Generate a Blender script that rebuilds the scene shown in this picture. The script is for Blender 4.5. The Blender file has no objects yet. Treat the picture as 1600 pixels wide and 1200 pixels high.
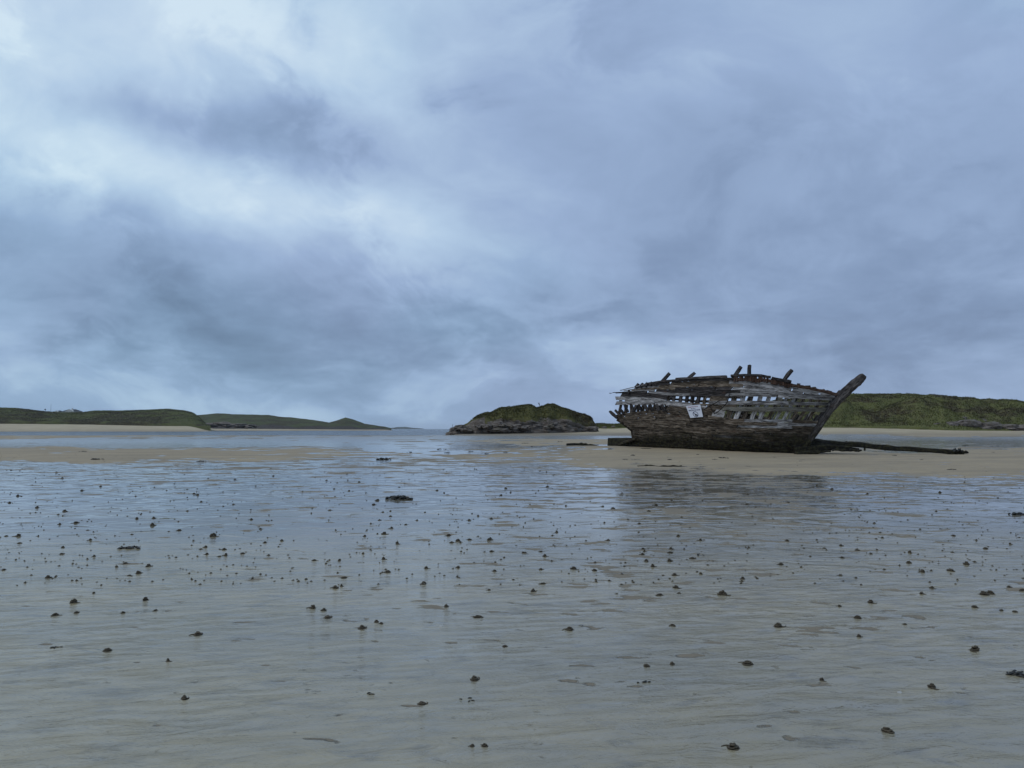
import bpy, math, random
import numpy as np
from mathutils import Vector, Matrix

rnd = random.Random(7)
C = bpy.context.scene.collection
sc = bpy.context.scene

# ------------------------------------------------------------------ camera
CAM_H = 1.5; FPX = 1200.0; PITCH = math.atan(70.0 / FPX)
cam_d = bpy.data.cameras.new('camera'); cam = bpy.data.objects.new('camera', cam_d); C.objects.link(cam)
cam.location = (0, 0, CAM_H); cam.rotation_euler = (math.pi / 2 + PITCH, 0, 0)
cam_d.sensor_width = 36; cam_d.lens = 27; cam_d.clip_start = 0.1; cam_d.clip_end = 20000
sc.camera = cam
CP, SP = math.cos(PITCH), math.sin(PITCH)
def ray(px, py):
    a = (px - 800) / FPX; v = (600 - py) / FPX
    return Vector((a, CP - v * SP, SP + v * CP))
def at(px, py, Y):
    r = ray(px, py); k = Y / r.y
    return Vector((r.x * k, Y, CAM_H + r.z * k))
def row_of(y, z=0.0):
    s = (z - CAM_H) / y; v = (s * CP - SP) / (CP + s * SP)
    return 600 - v * FPX

# ------------------------------------------------------------------ world
SUN_EL, SUN_AZ = math.radians(50), math.radians(-112)      # azimuth measured from +Y towards +X
w = bpy.data.worlds.new('World'); sc.world = w; w.use_nodes = True
nt = w.node_tree; N = nt.nodes; L = nt.links; N.clear()
def nd(tree, t, **k):
    n = tree.nodes.new(t)
    for a, b in k.items(): setattr(n, a, b)
    return n
def put(tree, sock, v):
    if hasattr(v, 'is_output') or isinstance(v, bpy.types.NodeSocket): tree.links.new(v, sock)
    else: sock.default_value = v
def M(tree, op, a, b=None, c=None, clamp=False):
    n = tree.nodes.new('ShaderNodeMath'); n.operation = op; n.use_clamp = clamp
    put(tree, n.inputs[0], a)
    if b is not None: put(tree, n.inputs[1], b)
    if c is not None: put(tree, n.inputs[2], c)
    return n.outputs[0]
def noise(tree, vec, scale, detail=4, rough=.5, dist=0.0, dims='3D', out=0):
    n = tree.nodes.new('ShaderNodeTexNoise'); n.noise_dimensions = dims
    if vec is not None: tree.links.new(vec, n.inputs['Vector'])
    n.inputs['Scale'].default_value = scale; n.inputs['Detail'].default_value = detail
    n.inputs['Roughness'].default_value = rough; n.inputs['Distortion'].default_value = dist
    return n.outputs[out]
def ramp(tree, fac, stops, interp='LINEAR'):
    n = tree.nodes.new('ShaderNodeValToRGB'); n.color_ramp.interpolation = interp
    cr = n.color_ramp
    while len(cr.elements) < len(stops): cr.elements.new(.5)
    for e, (p, col) in zip(cr.elements, stops):
        e.position = p; e.color = tuple(col) + (1,) if len(col) == 3 else col
    put(tree, n.inputs[0], fac)
    return n.outputs[0]
def mixc(tree, f, a, b, mode='MIX'):
    n = tree.nodes.new('ShaderNodeMix'); n.data_type = 'RGBA'; n.blend_type = mode
    put(tree, n.inputs[0], f)
    for s, v in ((6, a), (7, b)):
        if isinstance(v, tuple): v = v + (1,) if len(v) == 3 else v
        put(tree, n.inputs[s], v)
    return n.outputs[2]
def sstep(tree, v, a, b):
    n = tree.nodes.new('ShaderNodeMapRange'); n.interpolation_type = 'SMOOTHSTEP'
    put(tree, n.inputs[0], v); n.inputs[1].default_value = a; n.inputs[2].default_value = b
    return n.outputs[0]
def combine(tree, x, y, z):
    n = tree.nodes.new('ShaderNodeCombineXYZ')
    for s, v in zip(n.inputs, (x, y, z)): put(tree, s, v)
    return n.outputs[0]

tc = nd(nt, 'ShaderNodeTexCoord'); dvec = tc.outputs['Generated']
sx = nd(nt, 'ShaderNodeSeparateXYZ'); L.new(dvec, sx.inputs[0])
dx, dy, dz = sx.outputs
zpos = M(nt, 'MAXIMUM', dz, 0.0)
den = M(nt, 'ADD', zpos, 0.34)
plane = combine(nt, M(nt, 'DIVIDE', dx, den), M(nt, 'DIVIDE', dy, den), 0.0)
warp = noise(nt, dvec, 3.2, 5, .55, 0, out=1)
ws = nd(nt, 'ShaderNodeSeparateColor'); L.new(warp, ws.inputs[0])
az = M(nt, 'ADD', M(nt, 'ARCTAN2', dx, dy), M(nt, 'MULTIPLY', M(nt, 'SUBTRACT', ws.outputs[0], .5), .34))
el = M(nt, 'ADD', M(nt, 'ARCSINE', dz), M(nt, 'MULTIPLY', M(nt, 'SUBTRACT', ws.outputs[1], .5), .17))
# cloud masses: pixel-free direction (azimuth, elevation), sizes in radians
BL = [(420, 75, 260, 110, .36), (170, 270, 210, 60, .36), (80, 90, 150, 110, .22), (395, 185, 120, 50, -.34),
      (240, 175, 75, 32, -.16), (560, 235, 90, 40, -.12), (20, 300, 60, 60, -.18), (60, 430, 160, 80, -.12),
      (330, 500, 150, 55, -.22), (760, 110, 150, 90, -.16), (1000, 120, 160, 60, .05), (640, 520, 150, 55, -.08), (780, 330, 150, 80, .07),
      (1040, 535, 120, 28, .16), (1210, 60, 220, 90, .06), (1260, 390, 300, 120, -.09), (1470, 530, 180, 50, -.18),
      (1570, 200, 80, 150, -.08), (870, 470, 90, 45, -.10), (460, 330, 110, 28, .16), (800, 640, 900, 30, .06),
      (560, 380, 140, 40, .08), (1010, 250, 190, 110, -.13), (700, 300, 110, 70, -.08), (1300, 130, 200, 90, .05), (110, 600, 250, 25, .05), (640, 210, 60, 60, .06)]
acc = None
for px, py, bsx, bsy, amp in BL:
    r = ray(px, py).normalized(); a0 = math.atan2(r.x, r.y); e0 = math.asin(r.z)
    u = M(nt, 'MULTIPLY', M(nt, 'SUBTRACT', az, a0), FPX / bsx * .75)
    v = M(nt, 'MULTIPLY', M(nt, 'SUBTRACT', el, e0), FPX / bsy * .75)
    q = M(nt, 'MULTIPLY_ADD', u, u, M(nt, 'MULTIPLY', v, v))
    g = M(nt, 'MULTIPLY', M(nt, 'EXPONENT', M(nt, 'MULTIPLY', q, -1.0)), amp)
    acc = g if acc is None else M(nt, 'ADD', acc, g)
mp = nd(nt, 'ShaderNodeMapping'); L.new(dvec, mp.inputs[0])
mp.inputs['Rotation'].default_value = (0, math.radians(-27), 0); mp.inputs['Scale'].default_value = (.72, .9, 1.2)
wv_ = noise(nt, mp.outputs[0], 2.6, 4, .5, 0, out=1)
wsub = nd(nt, 'ShaderNodeVectorMath', operation='MULTIPLY_ADD'); L.new(wv_, wsub.inputs[0]); wsub.inputs[1].default_value = (.30,) * 3; L.new(mp.outputs[0], wsub.inputs[2])
cv = wsub.outputs[0]
f1 = noise(nt, cv, 3.3, 9, .50, .15)
f2 = noise(nt, cv, 10.0, 9, .60, .2)
puff = sstep(nt, M(nt, 'MULTIPLY_ADD', M(nt, 'SUBTRACT', f2, .5), .6, f1), .44, .57)
calm = M(nt, 'SUBTRACT', 1.0, M(nt, 'MULTIPLY', sstep(nt, az, -.05, .30), .5))
t = M(nt, 'ADD', .475, acc)
t = M(nt, 'MULTIPLY_ADD', M(nt, 'SUBTRACT', f1, .5), .16, t)
t = M(nt, 'MULTIPLY_ADD', M(nt, 'MULTIPLY', M(nt, 'SUBTRACT', puff, .5), calm), .09, t)
t = M(nt, 'MULTIPLY_ADD', M(nt, 'MULTIPLY', M(nt, 'SUBTRACT', f2, .5), calm), .44, t)
t = M(nt, 'MULTIPLY_ADD', sstep(nt, dz, .35, .95), .16, t)
den2 = M(nt, 'ADD', zpos, 0.20)
plane2 = combine(nt, M(nt, 'DIVIDE', dx, den2), M(nt, 'DIVIDE', dy, den2), 0.0)
f3 = noise(nt, plane2, 4.2, 7, .57, .4)
wlow = M(nt, 'MULTIPLY', sstep(nt, dz, .02, .08), M(nt, 'SUBTRACT', 1.0, sstep(nt, dz, .14, .34)))
t = M(nt, 'MULTIPLY_ADD', M(nt, 'MULTIPLY', M(nt, 'SUBTRACT', f3, .5), wlow), .30, t)
t = M(nt, 'MULTIPLY_ADD', M(nt, 'SUBTRACT', t, .5), 1.16, .515)
hue = noise(nt, mp.outputs[0], 1.7, 3, .5)
ca = ramp(nt, t, [(0, (.135, .215, .335)), (.25, (.205, .318, .480)), (.5, (.305, .450, .650)), (.75, (.455, .63, .805)), (1, (.64, .81, .92))])
cb = ramp(nt, t, [(0, (.15, .21, .335)), (.25, (.225, .312, .485)), (.5, (.33, .445, .66)), (.75, (.475, .62, .81)), (1, (.66, .80, .92))])
cl = mixc(nt, sstep(nt, hue, .42, .60), ca, cb)
sky = nd(nt, 'ShaderNodeTexSky', sky_type='NISHITA', sun_disc=False)
sky.sun_elevation = SUN_EL; sky.sun_rotation = SUN_AZ; sky.air_density = 1.0; sky.dust_density = 2.0
scl = nd(nt, 'ShaderNodeVectorMath', operation='SCALE'); L.new(cl, scl.inputs[0]); scl.inputs[3].default_value = 10.0
mx = mixc(nt, .94, sky.outputs[0], scl.outputs[0])
bg = nd(nt, 'ShaderNodeBackground'); L.new(mx, bg.inputs[0]); bg.inputs[1].default_value = 0.1
wo = nd(nt, 'ShaderNodeOutputWorld'); L.new(bg.outputs[0], wo.inputs[0])

sun_d = bpy.data.lights.new('sun', 'SUN'); sun = bpy.data.objects.new('sun', sun_d); C.objects.link(sun)
sun_d.energy = 1.0; sun_d.angle = math.radians(40); sun_d.color = (1, .97, .92)
sdir = Vector((math.sin(SUN_AZ) * math.cos(SUN_EL), math.cos(SUN_AZ) * math.cos(SUN_EL), math.sin(SUN_EL)))
sun.rotation_euler = (-sdir).to_track_quat('-Z', 'Y').to_euler()
vs = sc.view_settings; vs.view_transform = 'Standard'; vs.look = 'None'; vs.exposure = 0.0; vs.gamma = 1; vs.use_curve_mapping = False
sc.cycles.use_denoising = True
sc.cycles.max_bounces = 6
HAZE = 0.00006

# ------------------------------------------------------------------ helpers
def hash2(ix, iy, seed):
    h = (ix.astype(np.int64) * 374761393 + iy.astype(np.int64) * 668265263 + seed * 974634777) & 0xffffffff
    h = ((h ^ (h >> 13)) * 1274126177) & 0xffffffff
    h = h ^ (h >> 16)
    return (h & 0xffffff).astype(np.float64) / 0xffffff
def vnoise(x, y, seed=0):
    x = np.asarray(x, float); y = np.asarray(y, float)
    ix = np.floor(x); iy = np.floor(y); fx = x - ix; fy = y - iy
    an = []
    for ox in (0, 1):
        for oy in (0, 1):
            a = hash2(ix + ox, iy + oy, seed) * 2 * np.pi
            an.append(np.cos(a) * (fx - ox) + np.sin(a) * (fy - oy))
    ux = fx**3 * (fx * (fx * 6 - 15) + 10); uy = fy**3 * (fy * (fy * 6 - 15) + 10)
    return ((an[0] * (1 - uy) + an[1] * uy) * (1 - ux) + (an[2] * (1 - uy) + an[3] * uy) * ux) * 1.5
def fbm(x, y, seed=0, o=4, g=.5):
    r = 0; a = 1; f = 1; s = 0
    for k in range(o):
        r = r + a * vnoise(x * f, y * f, seed + k * 17); s += a; a *= g; f *= 2.03
    return r / s
def sm(a, b, v):
    t_ = np.clip((np.asarray(v, float) - a) / (b - a), 0, 1); return t_ * t_ * (3 - 2 * t_)

def mesh_obj(name, verts, faces, mat, parent=None, smooth=False, uvs=None, loc=None):
    me = bpy.data.meshes.new(name)
    me.from_pydata([tuple(v) for v in verts], [], faces)
    if smooth: me.polygons.foreach_set('use_smooth', [True] * len(me.polygons))
    if uvs is not None:
        ul = me.uv_layers.new(name='UVMap')
        idx = np.zeros(len(me.loops), int); me.loops.foreach_get('vertex_index', idx)
        ul.data.foreach_set('uv', np.asarray(uvs, float)[idx].ravel())
    me.update()
    if mat: me.materials.append(mat)
    o = bpy.data.objects.new(name, me); C.objects.link(o)
    if loc is not None: o.location = loc
    if parent: o.parent = parent
    return o
def tag(o, label=None, cat=None, group=None, kind=None):
    if label: o['label'] = label
    if cat: o['category'] = cat
    if group: o['group'] = group
    if kind: o['kind'] = kind
    return o
def empty(name, loc=(0, 0, 0)):
    o = bpy.data.objects.new(name, None); C.objects.link(o); o.location = loc; o.empty_display_size = .3
    return o
def grid_faces(nr, nc):
    i = np.arange(nr - 1)[:, None]; j = np.arange(nc - 1)[None, :]
    a = i * nc + j
    return np.stack([a, a + 1, a + nc + 1, a + nc], -1).reshape(-1, 4)
def grid_obj(name, X, Y, Z, mat, attrs=None, parent=None):
    nr, nc = X.shape
    co = np.stack([X, Y, Z], -1).reshape(-1, 3).astype(np.float32); f = grid_faces(nr, nc).astype(np.int32)
    me = bpy.data.meshes.new(name)
    me.vertices.add(len(co)); me.vertices.foreach_set('co', co.ravel())
    me.loops.add(f.size); me.loops.foreach_set('vertex_index', f.ravel())
    me.polygons.add(len(f)); me.polygons.foreach_set('loop_start', np.arange(0, f.size, 4, dtype=np.int32))
    me.polygons.foreach_set('use_smooth', np.ones(len(f), bool))
    for k, v in (attrs or {}).items():
        at_ = me.attributes.new(k, 'FLOAT', 'POINT'); at_.data.foreach_set('value', v.astype(np.float32).ravel())
    me.update(calc_edges=True); me.validate()
    if mat: me.materials.append(mat)
    o = bpy.data.objects.new(name, me); C.objects.link(o)
    if parent: o.parent = parent
    return o
def tube(path, radii, ns=6, cap=True):
    """closed tube along a path; returns verts, faces, uvs"""
    P_ = [Vector(p) for p in path]; V = []; F = []; U = []; ln = 0
    up0 = None
    for i, p in enumerate(P_):
        d = (P_[min(i + 1, len(P_) - 1)] - P_[max(i - 1, 0)]).normalized()
        if up0 is None: up0 = d.orthogonal().normalized()
        up0 = (up0 - d * up0.dot(d)).normalized(); s = d.cross(up0)
        r = radii[i] if hasattr(radii, '__len__') else radii
        if i: ln += (p - P_[i - 1]).length
        for k in range(ns):
            a = 2 * math.pi * k / ns
            V.append(p + (up0 * math.cos(a) + s * math.sin(a)) * r); U.append((ln, k / ns * r * 6))
    n = len(P_)
    for i in range(n - 1):
        for k in range(ns):
            a = i * ns + k; b = i * ns + (k + 1) % ns
            F.append((a, b, b + ns, a + ns))
    if cap:
        F.append(tuple(range(ns))[::-1]); F.append(tuple((n - 1) * ns + k for k in range(ns)))
    return V, F, U
def mat_new(name):
    m = bpy.data.materials.new(name); m.use_nodes = True
    t_ = m.node_tree; b = t_.nodes['Principled BSDF']
    return m, t_, b
def bump(t_, b, h, strength, dist, prev=None):
    n = t_.nodes.new('ShaderNodeBump'); n.inputs['Strength'].default_value = strength; n.inputs['Distance'].default_value = dist
    put(t_, n.inputs['Height'], h)
    if prev is not None: t_.links.new(prev, n.inputs['Normal'])
    if b is not None: t_.links.new(n.outputs[0], b.inputs['Normal'])
    return n.outputs[0]

# ------------------------------------------------------------------ materials
def geo_pos(t_):
    return t_.nodes.new('ShaderNodeNewGeometry').outputs['Position']
def vscale(t_, v, s):
    n = t_.nodes.new('ShaderNodeMapping'); t_.links.new(v, n.inputs[0]); n.inputs['Scale'].default_value = s
    return n.outputs[0]
def sand_material():
    m, t_, b = mat_new('wet_sand')
    p0 = geo_pos(t_)
    mr = t_.nodes.new('ShaderNodeMapping'); t_.links.new(p0, mr.inputs[0]); mr.inputs['Rotation'].default_value = (0, 0, math.radians(-9)); p = mr.outputs[0]
    s0 = nd(t_, 'ShaderNodeSeparateXYZ'); t_.links.new(p0, s0.inputs[0]); nd_y = s0.outputs[1]
    wa = nd(t_, 'ShaderNodeAttribute', attribute_name='wet').outputs['Fac']
    dr = nd(t_, 'ShaderNodeAttribute', attribute_name='dry').outputs['Fac']
    n_str = noise(t_, vscale(t_, p, (2.3, 4.2, 1)), 1.0, 7, .66, .5)
    n_fine = noise(t_, vscale(t_, p, (7, 11, 5)), 1.0, 6, .65, .3)
    n_big = noise(t_, vscale(t_, p, (.12, .3, 1)), 1.0, 4, .55)
    n_grain = noise(t_, p, 160, 2, .6)
    wv = M(t_, 'MULTIPLY_ADD', M(t_, 'SUBTRACT', n_fine, .5), 1.25, wa)
    wv = M(t_, 'MULTIPLY_ADD', M(t_, 'SUBTRACT', n_str, .5), .9, wv)
    n_mic = noise(t_, vscale(t_, p, (28, 42, 20)), 1.0, 4, .65)
    wv = M(t_, 'MULTIPLY_ADD', M(t_, 'SUBTRACT', n_mic, .5), 1.3, wv)
    wet = sstep(t_, wv, .20, .70)
    damp = mixc(t_, sstep(t_, n_big, .35, .65), (.345, .268, .172), (.285, .226, .150))
    damp = mixc(t_, M(t_, 'MULTIPLY', sstep(t_, n_str, .45, .75), .55), damp, (.175, .150, .115))
    damp = mixc(t_, M(t_, 'MULTIPLY', n_grain, .25), damp, (.30, .25, .18))
    streak = noise(t_, vscale(t_, p, (.22, .75, 1)), 1.0, 5, .62, .8)
    damp = mixc(t_, M(t_, 'MULTIPLY', sstep(t_, streak, .44, .66), .55), damp, (.205, .165, .115))
    sa_ = nd(t_, 'ShaderNodeAttribute', attribute_name='sat').outputs['Fac']
    damp = mixc(t_, M(t_, 'MULTIPLY', sa_, .8), damp, mixc(t_, n_str, (.215, .180, .135), (.125, .108, .085)))
    dryc = mixc(t_, sstep(t_, n_big, .3, .7), (.43, .355, .24), (.34, .275, .18))
    base = mixc(t_, dr, damp, dryc)
    under = mixc(t_, sstep(t_, n_big, .35, .68), (.290, .230, .120), (.180, .158, .104))
    under = mixc(t_, M(t_, 'MULTIPLY', sstep(t_, noise(t_, vscale(t_, p, (1.4, 3.2, 1)), 1.0, 7, .68, .7), .42, .66), .5), under, (.140, .134, .112))
    und2 = mixc(t_, M(t_, 'MULTIPLY', n_grain, .5), under, (.33, .315, .255))
    under = mixc(t_, M(t_, 'MULTIPLY', sstep(t_, n_str, .52, .70), .6), und2, (.110, .106, .092))
    refl_dark = sstep(t_, M(t_, 'MULTIPLY_ADD', n_big, 10.0, nd_y), 12, 24)
    under = mixc(t_, M(t_, 'MULTIPLY', refl_dark, .60), under, (.105, .097, .085))  # sand colour darkened with distance so the reflections in the film look deeper
    col = mixc(t_, wet, base, under)
    t_.links.new(col, b.inputs['Base Color'])
    n_mid = noise(t_, vscale(t_, p, (1.1, 1.7, 1)), 1.0, 6, .62, .6)
    ro = M(t_, 'MULTIPLY_ADD', wet, -.71, .74)
    sy = nd(t_, 'ShaderNodeSeparateXYZ'); t_.links.new(p, sy.inputs[0])
    ro = M(t_, 'MULTIPLY_ADD', M(t_, 'MULTIPLY', wet, sstep(t_, sy.outputs[1], 50, 150)), .20, ro)
    film_ = M(t_, 'MULTIPLY', M(t_, 'SUBTRACT', 1.0, sstep(t_, sy.outputs[1], 6, 20)), sstep(t_, n_mid, .46, .60))
    ro = M(t_, 'MULTIPLY_ADD', M(t_, 'MULTIPLY', wet, film_), .14, ro)
    t_.links.new(M(t_, 'MULTIPLY_ADD', n_fine, .04, ro), b.inputs['Roughness'])
    t_.links.new(M(t_, 'MULTIPLY_ADD', wet, .38, .12), b.inputs['Specular IOR Level'])
    b.inputs['IOR'].default_value = 1.55
    n_w = noise(t_, vscale(t_, p, (4.0, 7.0, 1)), 1.0, 3, .5, .2)
    n_w2 = noise(t_, vscale(t_, p, (1.8, 3.0, 1)), 1.0, 2, .5, .2)
    h_dry = M(t_, 'ADD', M(t_, 'MULTIPLY', n_fine, .010), M(t_, 'MULTIPLY', n_str, .018))
    h_wet = M(t_, 'ADD', M(t_, 'MULTIPLY', n_w, .0012), M(t_, 'MULTIPLY', n_w2, .0030))
    n_w3 = noise(t_, vscale(t_, p0, (.95, 1.35, 1)), 1.0, 2, .5, .8)
    h_wet = M(t_, 'MULTIPLY_ADD', n_w3, .033, h_wet)
    h_wet = M(t_, 'MULTIPLY_ADD', n_fine, .0003, h_wet)
    rip = noise(t_, vscale(t_, p, (3.4, 8.5, 1)), 1.0, 5, .62, 1.2); nearf = M(t_, 'SUBTRACT', 1.0, sstep(t_, sy.outputs[1], 5, 14))
    h_wet = M(t_, 'MULTIPLY_ADD', M(t_, 'MULTIPLY', rip, nearf), .016, h_wet)
    h_wet = M(t_, 'MULTIPLY_ADD', M(t_, 'MULTIPLY', n_grain, nearf), .0004, h_wet)
    mh = nd(t_, 'ShaderNodeMix'); mh.data_type = 'FLOAT'; put(t_, mh.inputs[0], wet); put(t_, mh.inputs[2], h_dry); put(t_, mh.inputs[3], h_wet)
    bump(t_, b, mh.outputs[0], 1.0, 1.0)
    return m
def water_material():
    m, t_, b = mat_new('sea_water')
    p = geo_pos(t_)
    b.inputs['Base Color'].default_value = (.040, .058, .080, 1); b.inputs['Roughness'].default_value = .16; b.inputs['IOR'].default_value = 1.33
    h = M(t_, 'ADD', M(t_, 'MULTIPLY', noise(t_, vscale(t_, p, (.35, .6, 1)), 1, 4, .6), 2.2), M(t_, 'MULTIPLY', noise(t_, vscale(t_, p, (.06, .15, 1)), 1, 3, .5), 3.2))
    bump(t_, b, h, 1.0, 1.0)
    return m
def wood_material(name, cols, green=.0, rough=.9, bstr=1.0):
    """weathered timber; UV u runs along the grain in metres"""
    m, t_, b = mat_new(name)
    uv = nd(t_, 'ShaderNodeUVMap').outputs[0]; p = geo_pos(t_)
    oi = nd(t_, 'ShaderNodeObjectInfo').outputs['Random']
    off = combine(t_, M(t_, 'MULTIPLY', oi, 37.0), M(t_, 'MULTIPLY', oi, 91.0), M(t_, 'MULTIPLY', oi, 13.0))
    va = nd(t_, 'ShaderNodeVectorMath', operation='ADD'); t_.links.new(uv, va.inputs[0]); t_.links.new(off, va.inputs[1])
    g1 = noise(t_, vscale(t_, va.outputs[0], (1.6, 16, 1)), 1, 6, .65, .6)
    g2 = noise(t_, vscale(t_, va.outputs[0], (4.5, 70, 1)), 1, 4, .6, .3)
    bl = noise(t_, vscale(t_, va.outputs[0], (1.1, 2.2, 1)), 1, 4, .6)
    col = ramp(t_, M(t_, 'MULTIPLY_ADD', M(t_, 'SUBTRACT', g2, .5), .5, g1), [(.34, cols[0]), (.46, cols[1]), (.58, cols[2]), (.74, cols[3])])
    col = mixc(t_, M(t_, 'MULTIPLY', sstep(t_, bl, .5, .72), .6), col, cols[0])
    tone = nd(t_, 'ShaderNodeHueSaturation'); t_.links.new(col, tone.inputs['Color'])
    t_.links.new(M(t_, 'MULTIPLY_ADD', oi, .75, .62), tone.inputs['Value'])
    col = tone.outputs[0]
    nz = noise(t_, p, .9, 6, .65)
    rust = noise(t_, vscale(t_, p, (1.2, 1.2, 3.5)), 1.3, 4, .6)
    col = mixc(t_, M(t_, 'MULTIPLY', sstep(t_, rust, .60, .74), .55), col, (.085, .040, .022))
    sz = nd(t_, 'ShaderNodeSeparateXYZ'); t_.links.new(p, sz.inputs[0])
    zz = M(t_, 'MULTIPLY_ADD', M(t_, 'SUBTRACT', nz, .5), 2.6, sz.outputs[2])
    alg = M(t_, 'SUBTRACT', 1.0, sstep(t_, zz, .60, 1.6))
    weed = mixc(t_, sstep(t_, noise(t_, p, 7, 4, .6), .42, .62), (.014, .012, .010), (.044, .041, .020))
    col = mixc(t_, M(t_, 'MULTIPLY', alg, .93), col, weed)
    t_.links.new(col, b.inputs['Base Color'])
    b.inputs['Roughness'].default_value = rough; b.inputs['Specular IOR Level'].default_value = .12
    h = M(t_, 'ADD', M(t_, 'MULTIPLY', g1, .055), M(t_, 'MULTIPLY', g2, .016))
    h = M(t_, 'MULTIPLY_ADD', bl, .03, h)
    bump(t_, b, h, bstr, 1.0)
    return m
def grass_material(name, c1, c2, c3, lo=.0, rockc=None):
    m, t_, b = mat_new(name)
    p = geo_pos(t_)
    n1 = noise(t_, vscale(t_, p, (.085, .05, .30)), 1, 5, .62); n2 = noise(t_, vscale(t_, p, (.8, .8, 1.2)), 1, 5, .65)
    n0 = noise(t_, vscale(t_, p, (.030, .045, .16)), 1, 4, .55, .6)
    n1 = M(t_, 'MULTIPLY_ADD', M(t_, 'SUBTRACT', n0, .5), 1.3, n1)
    col = mixc(t_, sstep(t_, n1, .42, .60), c1, c2)
    col = mixc(t_, M(t_, 'MULTIPLY', sstep(t_, n2, .46, .68), .75), col, c3)
    if rockc:
        ra = nd(t_, 'ShaderNodeAttribute', attribute_name='rock').outputs['Fac']
        rk = noise(t_, vscale(t_, p, (.5, .5, 2.5)), 1.0, 6, .65, .4)
        rc = ramp(t_, rk, [(.3, rockc[0]), (.5, rockc[1]), (.7, rockc[2])])
        f = sstep(t_, M(t_, 'MULTIPLY_ADD', M(t_, 'SUBTRACT', n2, .5), .8, ra), .42, .58)
        col = mixc(t_, f, col, rc)
    t_.links.new(col, b.inputs['Base Color']); b.inputs['Roughness'].default_value = 1; b.inputs['Specular IOR Level'].default_value = .03
    bump(t_, b, n2, 1.0, .5)
    return m
def rock_material():
    m, t_, b = mat_new('shore_rock')
    p = geo_pos(t_)
    n1 = noise(t_, vscale(t_, p, (.6, .6, 2.2)), 1.2, 6, .65, .5); n2 = noise(t_, p, .35, 3, .5)
    col = ramp(t_, n1, [(.28, (.038, .031, .027)), (.48, (.125, .104, .090)), (.72, (.25, .22, .195))])
    col = mixc(t_, M(t_, 'MULTIPLY', sstep(t_, n2, .5, .68), .5), col, (.085, .072, .040))
    t_.links.new(col, b.inputs['Base Color']); b.inputs['Roughness'].default_value = .85; b.inputs['Specular IOR Level'].default_value = .2
    bump(t_, b, n1, 1.0, .35)
    return m
def plain(name, col, rough=.8, var=.25, scale=6.0, spec=.2):
    m, t_, b = mat_new(name)
    n1 = noise(t_, geo_pos(t_), scale, 4, .6)
    dk = tuple(c * (1 - var) for c in col); lt = tuple(min(1, c * (1 + var)) for c in col)
    t_.links.new(mixc(t_, n1, dk, lt), b.inputs['Base Color']); b.inputs['Roughness'].default_value = rough
    b.inputs['Specular IOR Level'].default_value = spec
    return m
MAT = dict(
    sand=sand_material(), water=water_material(),
    grey=wood_material('grey_weathered_wood', [(.022, .020, .019), (.20, .188, .182), (.44, .425, .42), (.66, .645, .635)]),
    brown=wood_material('brown_rotten_wood', [(.006, .005, .004), (.070, .053, .038), (.180, .145, .110), (.40, .345, .28)], bstr=1.0),
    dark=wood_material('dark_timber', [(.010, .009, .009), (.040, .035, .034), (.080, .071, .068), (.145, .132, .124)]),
    stem=wood_material('stem_timber', [(.010, .009, .009), (.044, .039, .038), (.085, .077, .074), (.17, .158, .15)]),
    pale=wood_material('pale_bleached_wood', [(.06, .055, .045), (.17, .16, .135), (.26, .25, .215), (.36, .35, .31)]),
    rust=wood_material('rusty_boards', [(.014, .009, .007), (.048, .028, .020), (.085, .050, .034), (.15, .12, .10)]),
    grass=grass_material('dune_grass_cover', (.108, .112, .042), (.060, .050, .029), (.140, .132, .062)),
    grassl=grass_material('far_dune_cover', (.084, .092, .040), (.046, .041, .027), (.130, .125, .062)),
    grassr=grass_material('far_headland_cover', (.072, .082, .044), (.056, .052, .036), (.10, .105, .060), rockc=((.030, .026, .024), (.060, .053, .050), (.11, .10, .095))),
    islet=grass_material('islet_cover', (.080, .076, .030), (.062, .050, .029), (.118, .108, .046), rockc=((.040, .032, .026), (.125, .104, .088), (.25, .22, .19))),
    rock=rock_material(),
    cast=plain('worm_cast_sand', (.070, .056, .037), .75, .7, 45, .25),
    weed=plain('seaweed', (.014, .013, .009), .45, .6, 30, .4),
    shell=plain('shell_white', (.34, .33, .31), .5, .1, 20),
    white=plain('house_render', (.50, .50, .48), .8, .1, .5), slate=plain('slate_roof', (.045, .05, .06), .7, .2, 1),
    signw=plain('sign_sheet', (.60, .62, .68), .55, .08, 3), signr=plain('sign_red', (.26, .05, .07), .6, .1), signb=plain('sign_blue', (.018, .028, .085), .6, .1),
    signk=plain('sign_black', (.012, .010, .014), .6, .1), rope=plain('old_rope', (.018, .016, .014), .9, .3),
    island=plain('far_island_ground', (.05, .06, .05), 1, .2, .01, 0), bird=plain('bird_dark', (.02, .02, .02), .8, .2),
)

# ------------------------------------------------------------------ wreck frame (needed for the sand bank)
K1 = at(1248, 709, 45.0); K0 = at(975, 697, 52.0)
T = Vector((K1.x - K0.x, K1.y - K0.y, 0)).normalized()          # towards the bow
NH = Vector((T.y, -T.x, 0));                                     # towards the camera
if NH.y > 0: NH = -NH
HEEL = math.radians(7)
NV = (NH * math.cos(HEEL) + Vector((0, 0, 1)) * math.sin(HEEL)).normalized()
CAMV = Vector((0, 0, CAM_H))
def on_off(px, py, b):
    """point of the hull seen in this direction, b metres off the centre plane"""
    r = ray(px, py); k = ((K1 + NV * b) - CAMV).dot(NV) / r.dot(NV)
    return CAMV + r * k

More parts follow.
